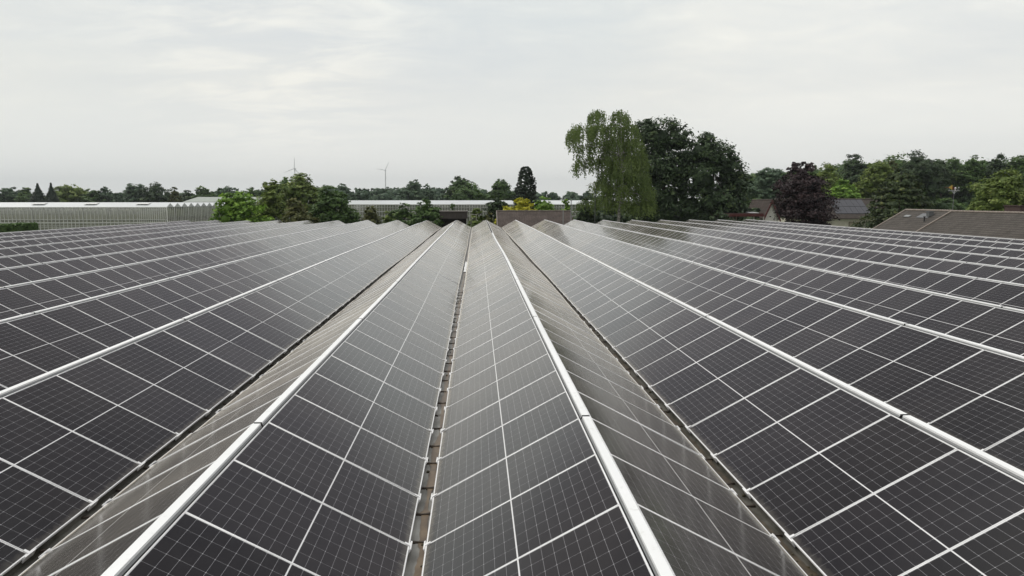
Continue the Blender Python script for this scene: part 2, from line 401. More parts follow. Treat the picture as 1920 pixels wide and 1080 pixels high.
# gutters with silt
gr = random.Random(3)
for k in range(K0 - 1, K1 + 1):
    m_ = MB(); prof = [(-.11, -.022), (-.10, -.095), (.10, -.095), (.11, -.022)]
    yy = [YA + j * (YB - YA) / 84 for j in range(85)]
    for j in range(84):
        a, b = gut(k, yy[j]), gut(k, yy[j+1])
        for q in range(3):
            (x0, z0), (x1, z1) = prof[q], prof[q+1]
            m_.poly([a + Vector((x0, 0, z0)), a + Vector((x1, 0, z1)), b + Vector((x1, 0, z1)), b + Vector((x0, 0, z0))])
    gt = m_.build('gutter', M['gutter'] if k == 0 else M['dark_gutter'], gh)
    if k not in (-1, 0, 1): continue
    # silt strip with a wandering edge
    s_ = MB(); y = 2.; prev = None
    while y < 60:
        p = gut(k, y); c = .022 + .012*math.sin(y*1.3+k) + .010*math.sin(y*3.1)
        w = .034 + .010*math.sin(y*2.1+1) + .010*math.sin(y*5.3+k) + gr.uniform(-.006, .006)
        ph = (y / .73) % 1.
        w += .030 * max(0, 1 - abs(ph - .5) * 9)
        cur = (p + Vector((c-w, 0, -.087)), p + Vector((c+w, 0, -.087)))
        if prev: s_.poly([prev[0], prev[1], cur[1], cur[0]])
        prev = cur; y += .07 if y < 18 else .3
    s_.build('silt', M['mud'] if k == 0 else M['dark_silt'], gt)
    y = 4.0
    while y < 27:
        p = gut(k, y + gr.uniform(-.06, .06)) + Vector((0, 0, .025)); sk = gr.uniform(-.03, .03); x1 = gr.choice((-.035, .0, .03))
        b_ = MB(); b_.hexa([p + Vector(v) for v in ((-.095, -.022, -.119), (x1, sk-.014, -.119), (x1, sk+.016, -.119), (-.095, .022, -.119), (-.095, -.018, -.098), (x1, sk-.012, -.104), (x1, sk+.012, -.104), (-.095, .018, -.098))])
        if gr.random() < .6:
            b_.hexa([p + Vector(v) for v in ((x1, sk-.012, -.119), (.095, -.02, -.119), (.095, .02, -.119), (x1, sk+.012, -.119), (x1, sk-.010, -.1045), (.095, -.016, -.097), (.095, .016, -.097), (x1, sk+.010, -.1045))])
        b_.build('bracket', M['bracket'], gt); y += .73
    # clods of silt and moss
    d_ = MB()
    for q in range(16 if k == 0 else 60):
        y = 4 + 26 * gr.random()**1.5; p = gut(k, y); x = gr.uniform(-.08, .08); r = gr.uniform(.008, .024)
        d_.ball((p.x + x, y, p.z - .087), r, n=5)
    d_.build('moss', noisy('moss_%d' % (k+1), (.03, .026, .018), (.10, .085, .05), 9), gt)
# ridge caps: pieces six panels long with dark gaps between them
def cap_mb(k, y0, y1, m_=None):
    m_ = m_ or MB(); n = 6; prof = [(-.052, -.032), (-.041, -.014), (-.039, .004), (.039, .004), (.041, -.014), (.052, -.032)]
    for j in range(n):
        a, b = y0 + (y1-y0)*j/n, y0 + (y1-y0)*(j+1)/n; ra, rb = ridge(k, a), ridge(k, b)
        for q in range(5):
            (x0, z0), (x1, z1) = prof[q], prof[q+1]
            m_.poly([ra + Vector((x0, 0, z0)), ra + Vector((x1, 0, z1)), rb + Vector((x1, 0, z1)), rb + Vector((x0, 0, z0))], 1 if q in (0, 4) else 0)
    for y, sg in ((y0, 1), (y1, -1)):
        r = ridge(k, y); pts = [r + Vector((x, 0, z)) for x, z in prof]; m_.poly(pts if sg > 0 else pts[::-1], 2)
    return m_
segs = []
for k in range(K0, K1 + 1):
    end = YB - .1 if k >= 2 else (54. if k == 1 else 76. - (1.5 if k < -3 else 0))
    y = YPH - .13 - 6*P*1.0 + (0.08 if k % 2 else -.03)
    y += P * ((k * 5) % 3 - 1) * (0 if -1 <= k <= 2 else 1)
    while y < end:
        y1 = min(y + 6*P, end)
        if y1 - y > .5: segs.append((k, y + .024, y1 - .024))
        y += 6*P
vis = sorted(segs, key=lambda s: (s[1] + s[2])/2 if proj(ridge(s[0], (s[1]+s[2])/2)) and (-150 < proj(ridge(s[0], s[2]))[0] < 2070) and s[2] > 2 else 1e9)
for k, y0, y1 in vis[:99]: cap_mb(k, y0, y1).build('ridge_cap', [M['cap'], M['flange'], M['under']], gh)
rest = MB()
for k, y0, y1 in vis[99:]: cap_mb(k, y0, y1, rest)
tag(rest.build('distant_ridge_caps', [M['cap'], M['flange'], M['under']], gh), None, None, kind='stuff')
# walls below the roof
wl = MB(); zb = ZR - .95
for k in range(K0, K1 + 1):
    for y in (YA + .02, YB - .02):
        r = ridge(k, y); a, b = gut(k-1, y), gut(k, y)
        pts = [(a.x, y, 0), (b.x, y, 0), b + Vector((0, 0, -.13)), r + Vector((0, 0, -.09)), a + Vector((0, 0, -.13))]
        wl.poly(pts)
for x in (X1 + (K0-.5)*S, X1 + (K1+.5)*S): wl.poly([(x, YA, 0), (x, YB, 0), (x, YB, zb), (x, YA, zb)])
wl.build('wall', mat('greenhouse_wall_glazed', (.25, .27, .26), .3), gh)
# a white strip lying in the central gutter
ps = MB(); y = 34.2
while y < 39.5:
    a, b = gut(0, y), gut(0, y+.5); w0 = .05 + .012*math.sin(y*3); w1 = .05 + .012*math.sin((y+.5)*3)
    ps.slab(a + Vector((.02-w0, 0, -.05+.012*math.sin(y*4))), a + Vector((.02+w0, 0, -.055)), b + Vector((.02+w1, 0, -.055)), b + Vector((.02-w1, 0, -.05+.012*math.sin((y+.5)*4))), .006); y += .5
tag(ps.build('plastic_strip', M['white_plastic']), 'white strip of plastic lying in the central gutter far down the roof', 'plastic strip')

# ---------------------------------------------------------------- greenery
def rnd_dirs(rs, n):
    v = rs.normal(size=(n, 3)); return v / np.linalg.norm(v, axis=1)[:, None]
def leaf_quads(rs, P_, Nn, size, aspect=.6, droop=0.):
    n = len(P_)
    t = rnd_dirs(rs, n); t -= (t*Nn).sum(1)[:, None]*Nn; t[:, 2] -= droop
    t /= np.linalg.norm(t, axis=1)[:, None] + 1e-9
    b = np.cross(Nn, t); b /= np.linalg.norm(b, axis=1)[:, None] + 1e-9
    s = size * rs.uniform(.6, 1.35, (n, 1))
    V = np.stack([P_ + t*s, P_ + b*s*aspect + t*s*.1, P_ - t*s*.8, P_ - b*s*aspect + t*s*.1], 1).reshape(-1, 3)
    F = np.arange(4*n).reshape(n, 4)
    return V, F
def clumped(rs, lobes, n, per=26, spread=.16, shell=.8):
    """leaf positions in small clumps spread over overlapping lobes: (points, normals, tint)"""
    C_ = np.array([l[0] for l in lobes], float); Rr = np.array([l[1] for l in lobes], float)
    w = (Rr[:, 0]*Rr[:, 2]); w /= w.sum()
    nc = max(8, n // per); li = rs.choice(len(lobes), nc, p=w)
    d = rnd_dirs(rs, nc); d[:, 2] = np.where(d[:, 2] < -.35, -d[:, 2], d[:, 2])
    fac = shell + (1.06 - shell) * rs.random(nc)**.7
    cp = C_[li] + d*Rr[li]*fac[:, None]; tint = rs.beta(2.2, 2.6, nc)
    ci = rs.integers(0, nc, n)
    sp = Rr[li].mean(1)[ci][:, None]
    off = rs.normal(size=(n, 3)) * sp * spread * np.array([1, 1, .55])
    P_ = cp[ci] + off
    Nn = d[ci]*.8 + np.array([0, 0, .55]) + rs.normal(size=(n, 3))*.45
    Nn /= np.linalg.norm(Nn, axis=1)[:, None]
    t = np.clip(tint[ci] + rs.normal(size=n)*.13, 0, 1)
    return P_, Nn, t
def broad_lobes(rs, w, zb, h, nl=18, flat=1., lean=0.):
    """overlapping lobes that fill a crown of width w between the heights zb and h"""
    rw, rh = w/2, (h - zb)/2; cz = zb + rh
    L = [((0, 0, cz), (rw*.62, rw*.62, rh*.66))]
    for j in range(nl):
        d = rnd_dirs(rs, 1)[0]; f = rs.uniform(.50, .74); r = rs.uniform(.26, .42)
        prof = 1 - .25*max(0, d[2])
        c = np.array([d[0]*rw*f*prof + lean*d[2], d[1]*rw*f*prof, cz + d[2]*rh*f])
        L.append((c, (rw*r, rw*r, min(rw*r, rh*r*1.2)*flat)))
    for j in range(3):      # keep the top and the two sides of the crown out to the outline
        pass
    L.append((np.array([rs.uniform(-.15, .15)*rw, 0, h - rh*.34]), (rw*.36, rw*.36, rh*.34)))
    for sg in (-1, 1): L.append((np.array([sg*rw*.66, 0, cz - rh*.15]), (rw*.36, rw*.36, rh*.36)))
    return L
def core(lobes, k=.72):
    V = []; F = []
    for c, r in lobes:
        i = len(V); nu, nv_ = 8, 5
        for a in range(nv_ + 1):
            th = math.pi*a/nv_
            for b in range(nu):
                ph = 2*math.pi*b/nu; w = 1 + .12*math.sin(3*ph + c[0]) * math.sin(2*th)
                V.append((c[0]+r[0]*k*w*math.sin(th)*math.cos(ph), c[1]+r[1]*k*w*math.sin(th)*math.sin(ph), c[2]+r[2]*k*w*math.cos(th)))
        for a in range(nv_):
            for b in range(nu): F.append((i+a*nu+b, i+(a+1)*nu+b, i+(a+1)*nu+(b+1) % nu, i+a*nu+(b+1) % nu))
    return np.array(V), np.array(F)
def crown_arrays(rs, lobes, n, size, aspect=.62, per=26, spread=.16, shell=.8, solid=.0, droop=0.):
    P_, Nn, t = clumped(rs, lobes, n, per, spread, shell)
    V, F = leaf_quads(rs, P_, Nn, size, aspect, droop); T = np.repeat(t, 4)
    if solid:
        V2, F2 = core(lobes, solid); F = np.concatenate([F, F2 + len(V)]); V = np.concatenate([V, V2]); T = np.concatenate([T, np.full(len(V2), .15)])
    return V, F, T
def trunk_mb(rs, base, top, r, lobes, limbs=6):
    m_ = MB(); b, t = Vector(base), Vector(top); mid = b.lerp(t, .5) + Vector((rs.uniform(-.2, .2), rs.uniform(-.2, .2), 0))
    m_.tube(b, mid, r, r*.75); m_.tube(mid, t, r*.75, r*.3)
    for q in rs.permutation(len(lobes))[:limbs]:
        c = b + Vector(lobes[q][0]); s = b.lerp(t, rs.uniform(.45, .85)); m_.tube(s, c, r*.35, r*.08, 6)
    return m_
def fit_crown(V, w, h):
    """scale a crown so that its outline has the width and height asked for"""
    lo, hi = np.percentile(V[:, 0], [1.2, 98.8]); V[:, :2] *= w/(hi - lo); V[:, 0] -= (lo + hi)/2*w/(hi - lo)
    top = np.percentile(V[:, 2], 99.6); z0 = np.percentile(V[:, 2], 2); V[:, 2] = z0 + (V[:, 2] - z0)*(h - z0)/(top - z0)
SEED = [100]
def make_tree(name, label, px, top, wpx, Y, leafk, cat='tree', zb=None, nl=18, size=None, dens=11, solid=.48, lobes=None, group=None, spread=.16, shell=.8, crown='crown', trunk=True, flat=1., per=26, aspect=.62, droop=0., bark='bark', base_z=0.):
    SEED[0] += 1; rs = np.random.default_rng(SEED[0])
    p = at(px, top, Y); base = Vector((p.x, Y, base_z)); h = p.z - base_z; w = wpx * Y / FPX
    if zb is None: zb = h*.22
    else: zb = zb*h
    auto = lobes is None
    if auto: lobes = broad_lobes(rs, w, zb, h, nl, flat)
    if size is None: size = .085 + Y*.0009
    n = int(w*(h - zb)*.8 / (size*size*aspect*2) * dens)
    V, F, T = crown_arrays(rs, lobes, n, size, aspect, per, spread, shell, solid, droop)
    if auto: fit_crown(V, w, h)
    root = thing(name, label, cat, base, group)
    np_mesh(crown, V, F, L_[leafk], root, tint=T)
    if trunk:
        trunk_mb(rs, base, base + Vector((0, 0, h*.8)), max(.08, h*.022), lobes).build('trunk', M[bark], root)
    return root
def cone_tree(name, label, px, top, wpx, Y, leafk, zb=.06, dens=5., size=None, cat='conifer', power=.8, group=None, layered=.0):
    """a conifer: sprays of needles on whorled branches along a straight trunk"""
    SEED[0] += 1; rs = np.random.default_rng(SEED[0])
    p = at(px, top, Y); base = Vector((p.x, Y, 0)); h = p.z; w = wpx*Y/FPX; size = size or .09 + Y*.0010
    n = int(w*h*.6/(size*size*1.2)*dens)
    nc = max(30, n//18); u = rs.random(nc)**1.25; ang = rs.random(nc)*6.283
    if layered: u = np.round(u*layered)/layered + rs.normal(size=nc)*.012
    u = np.clip(u, 0, .995)
    rad = w/2*(1-u)**power*(.60+.46*rs.random(nc)**.6)*(1+.14*np.sin(ang*3+u*17)) + .03*w*rs.random(nc)*(1-u)
    cp = np.stack([rad*np.cos(ang), rad*np.sin(ang), zb*h + u*h*(1-zb) - rad*.12], 1)
    d = np.stack([np.cos(ang), np.sin(ang), np.full(nc, .35)], 1); tn = rs.beta(2, 2.5, nc)
    ci = rs.integers(0, nc, n)
    P_ = cp[ci] + rs.normal(size=(n, 3))*np.array([1, 1, .45])*(w*.034*(1-u[ci]) + w*.006)[:, None] + d[ci]*rs.normal(size=(n, 1))*(w*.036*(1-u[ci]))[:, None]
    Nn = d[ci]*.7 + np.array([0, 0, .6]) + rs.normal(size=(n, 3))*.4; Nn /= np.linalg.norm(Nn, axis=1)[:, None]
    V, F = leaf_quads(rs, P_, Nn, size, .5, .25); T = np.repeat(np.clip(tn[ci]+rs.normal(size=n)*.12, 0, 1), 4)
    root = thing(name, label, cat, base, group)
    np_mesh('crown', V, F, L_[leafk], root, tint=T)
    m_ = MB(); m_.tube(base, base + Vector((0, 0, h*.97)), max(.08, h*.02), .02); m_.build('trunk', M['bark'], root)
    return root

def birch(name, label, px, top, Y):
    """weeping birch: arching limbs with long hanging twigs of small leaves"""
    SEED[0] += 1; rs = np.random.default_rng(77)
    c = at(px, top, Y); base = Vector((c.x, Y, 0)); h = c.z; k = Y/FPX
    zz = lambda py: HC - (py - 375)*k
    # lobes: (centre px, centre py, half width px, half height px, hanging length px, weight)
    LB = [(1090, 250, 26, 16, 30, .8), (1074, 258, 13, 14, 30, .5), (1117, 226, 15, 18, 24, .8), (1122, 248, 20, 18, 30, .7), (1160, 226, 17, 18, 26, .8), (1145, 250, 20, 18, 30, .7), (1178, 250, 18, 20, 30, .8), (1150, 276, 24, 20, 34, 1.0), (1184, 280, 22, 22, 34, 1.0), (1122, 276, 18, 16, 30, .5), (1094, 282, 16, 12, 28, .4),
          (1086, 312, 14, 12, 24, .38), (1108, 304, 14, 12, 28, .4), (1140, 304, 24, 18, 32, 1.), (1170, 310, 26, 22, 32, 1.1), (1200, 305, 14, 20, 32, .7), (1150, 334, 30, 20, 30, 1.1), (1190, 338, 28, 20, 30, 1.1), (1128, 352, 22, 16, 26, .8), (1160, 362, 30, 18, 26, 1.1), (1205, 360, 22, 18, 28, 1.1), (1215, 385, 14, 14, 22, .9),
          (1100, 386, 20, 12, 18, .5), (1130, 382, 24, 16, 20, .9), (1165, 388, 30, 16, 18, 1.), (1200, 392, 24, 14, 18, .9)]
    root = thing(name, label, 'tree', base)
    Ps = []; Ts = []; Ds = []
    stems = MB()
    tr = [Vector((base.x + dx, Y, z)) for dx, z in ((.7, 0), (.75, h*.28), (1.0, h*.5), (.8, h*.72), (.2, h*.93))]
    for j, fy in ((1, -1.2), (2, -2.2), (3, -1.4)): tr[j].y += fy
    for j in range(4): stems.tube(tr[j], tr[j+1], .27*(1-j*.22), .27*(1-(j+1)*.22), 8)
    for (cx, cy, hw_, hh, hang, wt_) in LB:
        C0 = np.array([(cx - 893)*k*1.0 - base.x, 0, zz(cy)])
        rx, rz = hw_*k, hh*k
        # a limb that rises to the lobe
        s0 = tr[2].lerp(tr[3], rs.uniform(0, 1)) if cy < 330 else tr[1].lerp(tr[2], rs.uniform(0, 1))
        tip = Vector((C0[0] + base.x, Y + rs.uniform(-1, 1), C0[2] + rz*.5)); stems.tube(s0, s0.lerp(tip, .55) + Vector((0, 0, .5)), .09, .05, 6); stems.tube(s0.lerp(tip, .55) + Vector((0, 0, .5)), tip, .05, .02, 6)
        lt = rs.beta(2, 2.2); ns = int(175*wt_*max(.6, hw_*hh/600))
        for q in range(ns):
            d = rnd_dirs(rs, 1)[0]; d[2] = abs(d[2])*.9 + .1
            st = C0 + np.array([d[0]*rx, d[1]*rx*1.5 + rs.normal()*.5, d[2]*rz])*rs.uniform(.75, 1.02)
            ln = hang*k*rs.uniform(.45, 1.15); m = int(ln/.085) + 3; u = np.linspace(0, 1, m)
            out = np.array([d[0], d[1]])*rs.uniform(.1, .45)
            pts = np.stack([st[0] + out[0]*np.sqrt(u), st[1] + out[1]*np.sqrt(u), st[2] + .12*np.sin(u*3) - u*ln], 1) + rs.normal(size=(m, 3))*.10
            Ps.append(pts); Ts.append(np.clip(np.full(m, .55*lt + .45*rs.beta(2, 2.6)) + rs.normal(size=m)*.12, 0, 1)); Ds.append(np.tile([d[0], d[1], .3], (m, 1)))
    P_ = np.concatenate(Ps); T = np.concatenate(Ts); D = np.concatenate(Ds)
    Nn = D + rs.normal(size=P_.shape)*.5; Nn /= np.linalg.norm(Nn, axis=1)[:, None]
    V, F = leaf_quads(rs, P_, Nn, .115, .55, 1.2)
    np_mesh('crown', V, F, L_['birch'], root, tint=np.repeat(T, 4))
    stems.build('trunk', M['birch_bark'], root)
    return root
birch('birch_tree', 'tall weeping birch with long hanging twigs, left of the dark round trees', 1150, 207, 104)

def px_lobes(px, Y, items):
    """lobes given as (px, py, half width px, half height px), around the trunk at px"""
    k = Y/FPX; out = []
    for cx, cy, hw_, hh in items: out.append((np.array([(cx-px)*k, 0, HC-(cy-375)*k]), (hw_*k, hw_*k*1.0, hh*k)))
    rs = np.random.default_rng(len(items) + px)
    full = []
    for c, r in out:
        full.append((c, r))
        for q in range(4):
            d = rnd_dirs(rs, 1)[0]; full.append((c + d*np.array(r)*.72, tuple(np.array(r)*rs.uniform(.32, .5))))
    return full
make_tree('broadleaf_tree', 'tall dark green broadleaf tree directly behind the weeping birch', 1247, 228, 120, 118, 'dark', lobes=px_lobes(1247, 118, [(1240, 264, 42, 40), (1212, 256, 26, 28), (1272, 268, 28, 30), (1245, 320, 52, 44), (1280, 330, 34, 44), (1250, 375, 52, 40), (1212, 330, 30, 50), (1222, 395, 34, 24), (1260, 412, 50, 22)]), dens=12, solid=.5, size=.22)
make_tree('broadleaf_tree', 'broad dark green tree with rounded shoulder, right of the tallest dark tree', 1340, 257, 130, 116, 'dark', lobes=px_lobes(1340, 116, [(1315, 288, 34, 32), (1345, 300, 34, 34), (1365, 325, 30, 34), (1320, 340, 42, 40), (1380, 352, 28, 34), (1340, 380, 52, 34), (1300, 385, 34, 30), (1385, 390, 26, 26), (1325, 415, 42, 22)]), dens=12, solid=.5, size=.22)
make_tree('purple_tree', 'dark purple leaved tree standing before the white house', 1508, 304, 124, 112, 'plum', lobes=px_lobes(1508, 112, [(1505, 328, 24, 22), (1500, 350, 40, 24), (1520, 358, 36, 28), (1507, 378, 46, 24), (1540, 386, 34, 22), (1492, 398, 26, 20), (1515, 402, 54, 20), (1490, 316, 12, 12), (1515, 313, 12, 11), (1515, 422, 42, 16)]), dens=12, solid=.5, size=.20, spread=.13)
cone_tree('conifer_bush', 'wide dark yew-like evergreen with feathery layered sprays, left of the tiled bungalow', 1690, 316, 152, 96, 'yew', power=.50, dens=24, size=.21, layered=13, zb=.0, cat='evergreen')
make_tree('leafy_tree', 'pale green leafy tree behind the bungalow chimney at the picture edge', 1888, 321, 116, 90, 'light', dens=10.2, solid=.55, zb=.2, nl=22)
make_tree('broadleaf_tree', 'bright yellow-green young tree showing between the purple tree and the evergreen', 1585, 338, 62, 165, 'bright', dens=8.5)
make_tree('broadleaf_tree', 'mid green tree above the solar panels of the white house', 1650, 304, 86, 172, 'light', dens=8.5)
make_tree('broadleaf_tree', 'olive green tree rising just right of the purple crown', 1552, 308, 74, 176, 'light', dens=8.5)
make_tree('broadleaf_tree', 'grey-green tree filling the gap between dark trees and purple tree', 1440, 316, 82, 185, 'bluish', dens=8.5)
make_tree('oak_tree', 'dark rounded oak rising above the pale forest trees, over the white house', 1604, 291, 74, 215, 'dark', dens=8.5)
make_tree('oak_tree', 'biggest dark oak of the forest, above the feathery evergreen', 1725, 286, 96, 205, 'dark', dens=8.5)
for (px, tp, w, lk, lab) in [(1672, 303, 50, 'olive', 'thin topped olive tree between the two dark forest oaks'), (1790, 298, 60, 'mid', 'forest tree directly above the weather vane'), (1830, 294, 62, 'mid', 'forest tree with ragged top right of the weather vane'),
                             (1872, 291, 60, 'dark', 'dark forest tree behind the pale green leafy tree'), (1915, 293, 66, 'mid', 'forest tree cut by the right picture edge'), (1768, 306, 44, 'dark', 'low dark tree at the right shoulder of the biggest oak')]:
    make_tree('forest_tree', lab, px, tp, w, 212 + (px % 7), lk, dens=8.5, group='trees along the forest edge')
# the garden belt behind the roof
cone_tree('cypress_tree', 'dark conical cypress standing alone behind the yellow bush', 986, 312, 52, 122, 'conifer', power=.32, dens=40, size=.17, zb=.02)
make_tree('round_tree', 'bright green rounded tree in front of the far glasshouse corner', 452, 362, 92, 100, 'bright', zb=.12, dens=10.2, nl=24)
make_tree('broadleaf_tree', 'upright olive-green tree behind the bright rounded tree', 506, 341, 62, 107, 'light', zb=.1, dens=10.2)
make_tree('broadleaf_tree', 'large pale-topped tree behind the garden, below the left wind turbine', 563, 327, 76, 160, 'light', dens=10.2, zb=.15)
make_tree('broadleaf_tree', 'darker green tree at the left shoulder of the pale-topped tree', 535, 335, 52, 166, 'mid', dens=8.5)
make_tree('broadleaf_tree', 'dense dark green garden tree left of the middle glasshouse', 620, 350, 82, 101, 'mid', zb=.08, dens=10.2)
make_tree('shrub', 'brownish olive shrub between the bright tree and the dark garden tree', 560, 374, 66, 98, 'olive', cat='shrub', zb=.05, dens=8.5)
make_tree('shrub', 'green bushy shrub left of the brown shed', 797, 375, 66, 99, 'mid', cat='shrub', zb=.05, dens=8.5)
make_tree('shrub', 'looser green shrub before the middle glasshouse wall', 757, 382, 52, 101, 'mid', cat='shrub', zb=.05, dens=6.8, solid=.4)
for (px, tp, w, lk, lab) in [(662, 393, 44, 'mid', 'low green shrub at the foot of the dark garden tree'), (695, 388, 50, 'olive', 'low olive shrub under the left end of the middle glasshouse'), (730, 397, 40, 'light', 'lowest pale shrub in front of the middle glasshouse'),
                             (893, 391, 36, 'light', 'small pale shrub between the brown shed and the tiled roof'), (934, 362, 52, 'dark', 'dark green shrub at the left of the yellow bush'), (1024, 371, 70, 'bright', 'bright green shrub at the right of the yellow bush'),
                             (1062, 375, 26, 'bright', 'thin young bush by the metal poles'), (1096, 372, 36, 'dark', 'dark bush under the left side of the birch'), (848, 383, 18, 'mid', 'pointed little shrub rising behind the brown shed'), (915, 397, 26, 'olive', 'brownish shrub at the left corner of the tiled roof'), (1350, 398, 60, 'dark', 'low dark bush left of the red carport')]:
    make_tree('shrub', lab, px, tp, w, 104 + (px % 5), lk, cat='shrub', zb=.04, dens=8.5, nl=12, group='garden shrubs behind the roof')
make_tree('yellow_bush', 'golden yellow bush behind the tiled roof', 973, 373, 82, 105, 'yellow', cat='shrub', zb=.1, dens=10.2, nl=16)
# far trees, left to middle
FT = [(20, 352, 44, 'bluish', 'bluish round far tree at the left picture edge'), (48, 352, 34, 'mid', 'green far tree just left of the two spires'), (128, 347, 66, 'light', 'pale green broad far tree right of the two spires'), (172, 355, 34, 'mid', 'small far tree between the pale broad tree and the bluish dome'), (196, 351, 26, 'bluish', 'bluish domed far tree above the second roof vent'),
      (252, 345, 50, 'bluish', 'left half of the dark far hump of trees'), (295, 343, 60, 'dark', 'right half of the dark far hump of trees'), (351, 357, 34, 'dark', 'dark low far tree beside the ochre tree'), (382, 350, 44, 'mid', 'green domed far tree above the grey barn roof'), (425, 351, 50, 'bluish', 'far tree above the right end of the grey barn'), (470, 352, 46, 'mid', 'far tree above the bright rounded tree'),
      (645, 345, 40, 'bluish', 'bluish far tree at the right of the dark garden tree'), (772, 338, 44, 'bluish', 'rounded bluish far tree right of the second turbine'), (800, 346, 30, 'bluish', 'narrow bluish far tree right of the rounded one'), (860, 332, 56, 'dark', 'dark crown peeping over the broad green far tree'), (876, 340, 78, 'mid', 'broad green far tree left of the cypress'), (941, 337, 52, 'mid', 'green far tree touching the cypress from behind')]
for (px, tp, w, lk, lab) in FT:
    near_ = px > 850
    make_tree('far_tree', lab, px, tp, w, 262 + (px % 9) if near_ else 330 + (px % 11), lk, dens=7.65, nl=14, zb=.12, group='far trees beyond the glasshouses')
make_tree('far_tree', 'slim ochre-tinted far tree right of the dark hump', 327, 351, 20, 300, 'olive', dens=8.5, zb=.1, group='far trees beyond the glasshouses')
cone_tree('spruce_tree', 'left one of two dark far spruces, wider skirt', 70, 344, 60, 305, 'conifer', dens=14, size=.24, power=1.3, group='far spruces')
cone_tree('spruce_tree', 'right one of two dark far spruces, thin tip', 95, 343, 54, 306, 'conifer', dens=14, size=.24, power=1.45, group='far spruces')
# woods that read as one mass
def woods(name, label, spans, Y0, Y1, seed, mats, n, sz, dens=3.5):
    rs = np.random.default_rng(seed); VV = []; FFs = []; TT = []; o_ = 0
    for q in range(n):
        Y = rs.uniform(Y0, Y1); px = rs.uniform(spans[0][0], spans[-1][0])
        tp = np.interp(px, [s[0] for s in spans], [s[1] for s in spans]) + rs.uniform(0, spans[0][2])
        h = HC + (375 - tp)*Y/FPX; w = rs.uniform(.75, 1.5)*h; X = (px - 893)/FPX*Y
        lob = [(np.array(c) + np.array([X, Y, 0]), r) for c, r in broad_lobes(rs, w, h*.1, h, 9)]
        m = int(w*h*.75/(sz*sz*1.24)*dens)
        V, F, T = crown_arrays(rs, lob, m, sz, solid=.7, per=22); VV.append(V); FFs.append(F + o_); TT.append(np.clip(T + rs.uniform(-.25, .2), 0, 1)); o_ += len(V)
    o = np_mesh(name, np.concatenate(VV), np.concatenate(FFs), L_[mats], tint=np.concatenate(TT))
    return tag(o, label, 'woodland', kind='stuff')
woods('far_woods', 'hazy wood along the horizon behind the glasshouses', [(-80, 359, 7), (200, 359, 7), (420, 356, 7), (600, 352, 7), (760, 350, 7), (900, 352, 7), (1000, 355, 7), (1130, 359, 7)], 380, 450, 9, 'bluish', 190, .62)
woods('forest', 'dark forest edge behind the houses on the right', [(1385, 326, 12), (1480, 318, 12), (1600, 301, 12), (1760, 300, 12), (1990, 296, 12)], 226, 255, 10, 'mid', 60, .45)
woods('undergrowth', 'low dark undergrowth below the trees at the right end of the roof', [(1090, 384, 8), (1240, 384, 8), (1420, 388, 8)], 124, 150, 21, 'dark', 40, .34)
woods('brushwood', 'dense brush at the foot of the forest edge behind the bungalow', [(1400, 366, 8), (1700, 366, 8), (1990, 362, 8)], 205, 224, 22, 'mid', 44, .42)
# clipped hedge that runs beside the roof
hd = MB(); hx0, hx1, ht = -41.2, -39.8, HC - 2.12
rs = np.random.default_rng(4); hl = []
root = thing('hedge', 'clipped dark green hedge beside the left edge of the panelled roof', 'hedge', (-40.5, 73, 0))
hd.box(hx0+.12, hx1-.12, 20.1, 73.3, 0, ht-.1)
n = 26000
ax = rs.random(n); P_ = np.zeros((n, 3)); P_[:, 1] = rs.uniform(20, 73.4, n)
sel = rs.random(n)
top_ = sel < .4; P_[:, 0] = np.where(top_, rs.uniform(hx0, hx1, n), np.where(sel < .95, hx1, rs.uniform(hx0, hx1, n))); P_[:, 2] = np.where(top_, ht, rs.uniform(ht-2.4, ht, n))
end_ = sel >= .95; P_[:, 1] = np.where(end_, 73.4, P_[:, 1]); P_ += rs.normal(size=(n, 3))*.025
Nn = np.where(top_[:, None], [0, 0, 1.], [1., 0, .2]) + rs.normal(size=(n, 3))*.4; Nn /= np.linalg.norm(Nn, axis=1)[:, None]
V, F = leaf_quads(rs, P_ - np.array(root.location), Nn, .15); np_mesh('foliage', V, F, L_['mid'], root, tint=np.repeat(np.clip(rs.beta(2, 3, n), 0, 1), 4))
hd.build('core', mat('hedge_core', (.02, .035, .012), .9), root)

# ---------------------------------------------------------------- the far glasshouses
def glass_mat(name, tintc, t_fac):
    m = bpy.data.materials.new(name); m.use_nodes = True; t = m.node_tree; t.nodes.remove(t.nodes['Principled BSDF']); o = t.nodes['Material Output']
    tr = N(t, 'ShaderNodeBsdfTransparent'); tr.inputs[0].default_value = tintc + (1,)
    gl = N(t, 'ShaderNodeBsdfGlossy', i_Roughness=.08); df = N(t, 'ShaderNodeBsdfDiffuse'); df.inputs[0].default_value = (.68, .69, .63, 1)
    m1 = N(t, 'ShaderNodeMixShader', i_0=.35); t.links.new(gl.outputs[0], m1.inputs[1]); t.links.new(df.outputs[0], m1.inputs[2])
    m2 = N(t, 'ShaderNodeMixShader', i_0=t_fac); t.links.new(m1.outputs[0], m2.inputs[1]); t.links.new(tr.outputs[0], m2.inputs[2]); t.links.new(m2.outputs[0], o.inputs[0])
    return m
M['glass'] = glass_mat('glasshouse_glass', (.92, .94, .90), .58)
M['white_bar'] = mat('white_glazing_bar', (.68, .69, .65), .5)
M['chalk'] = noisy('chalked_roof_glass', (.53, .555, .55), (.65, .67, .665), .25, .35, .5, stretch=(.3, 1, 1))
M['screen'] = noisy('grey_screen_cloth', (.30, .30, .27), (.48, .48, .43), .8, .9, stretch=(1, 1, .2))
M['crop'] = noisy('crop_rows', (.34, .34, .24), (.56, .55, .42), 1.4, .9, stretch=(1, 1, 1))
M['dark_inside'] = noisy('dark_benches', (.13, .14, .10), (.30, .30, .22), .9, .9)
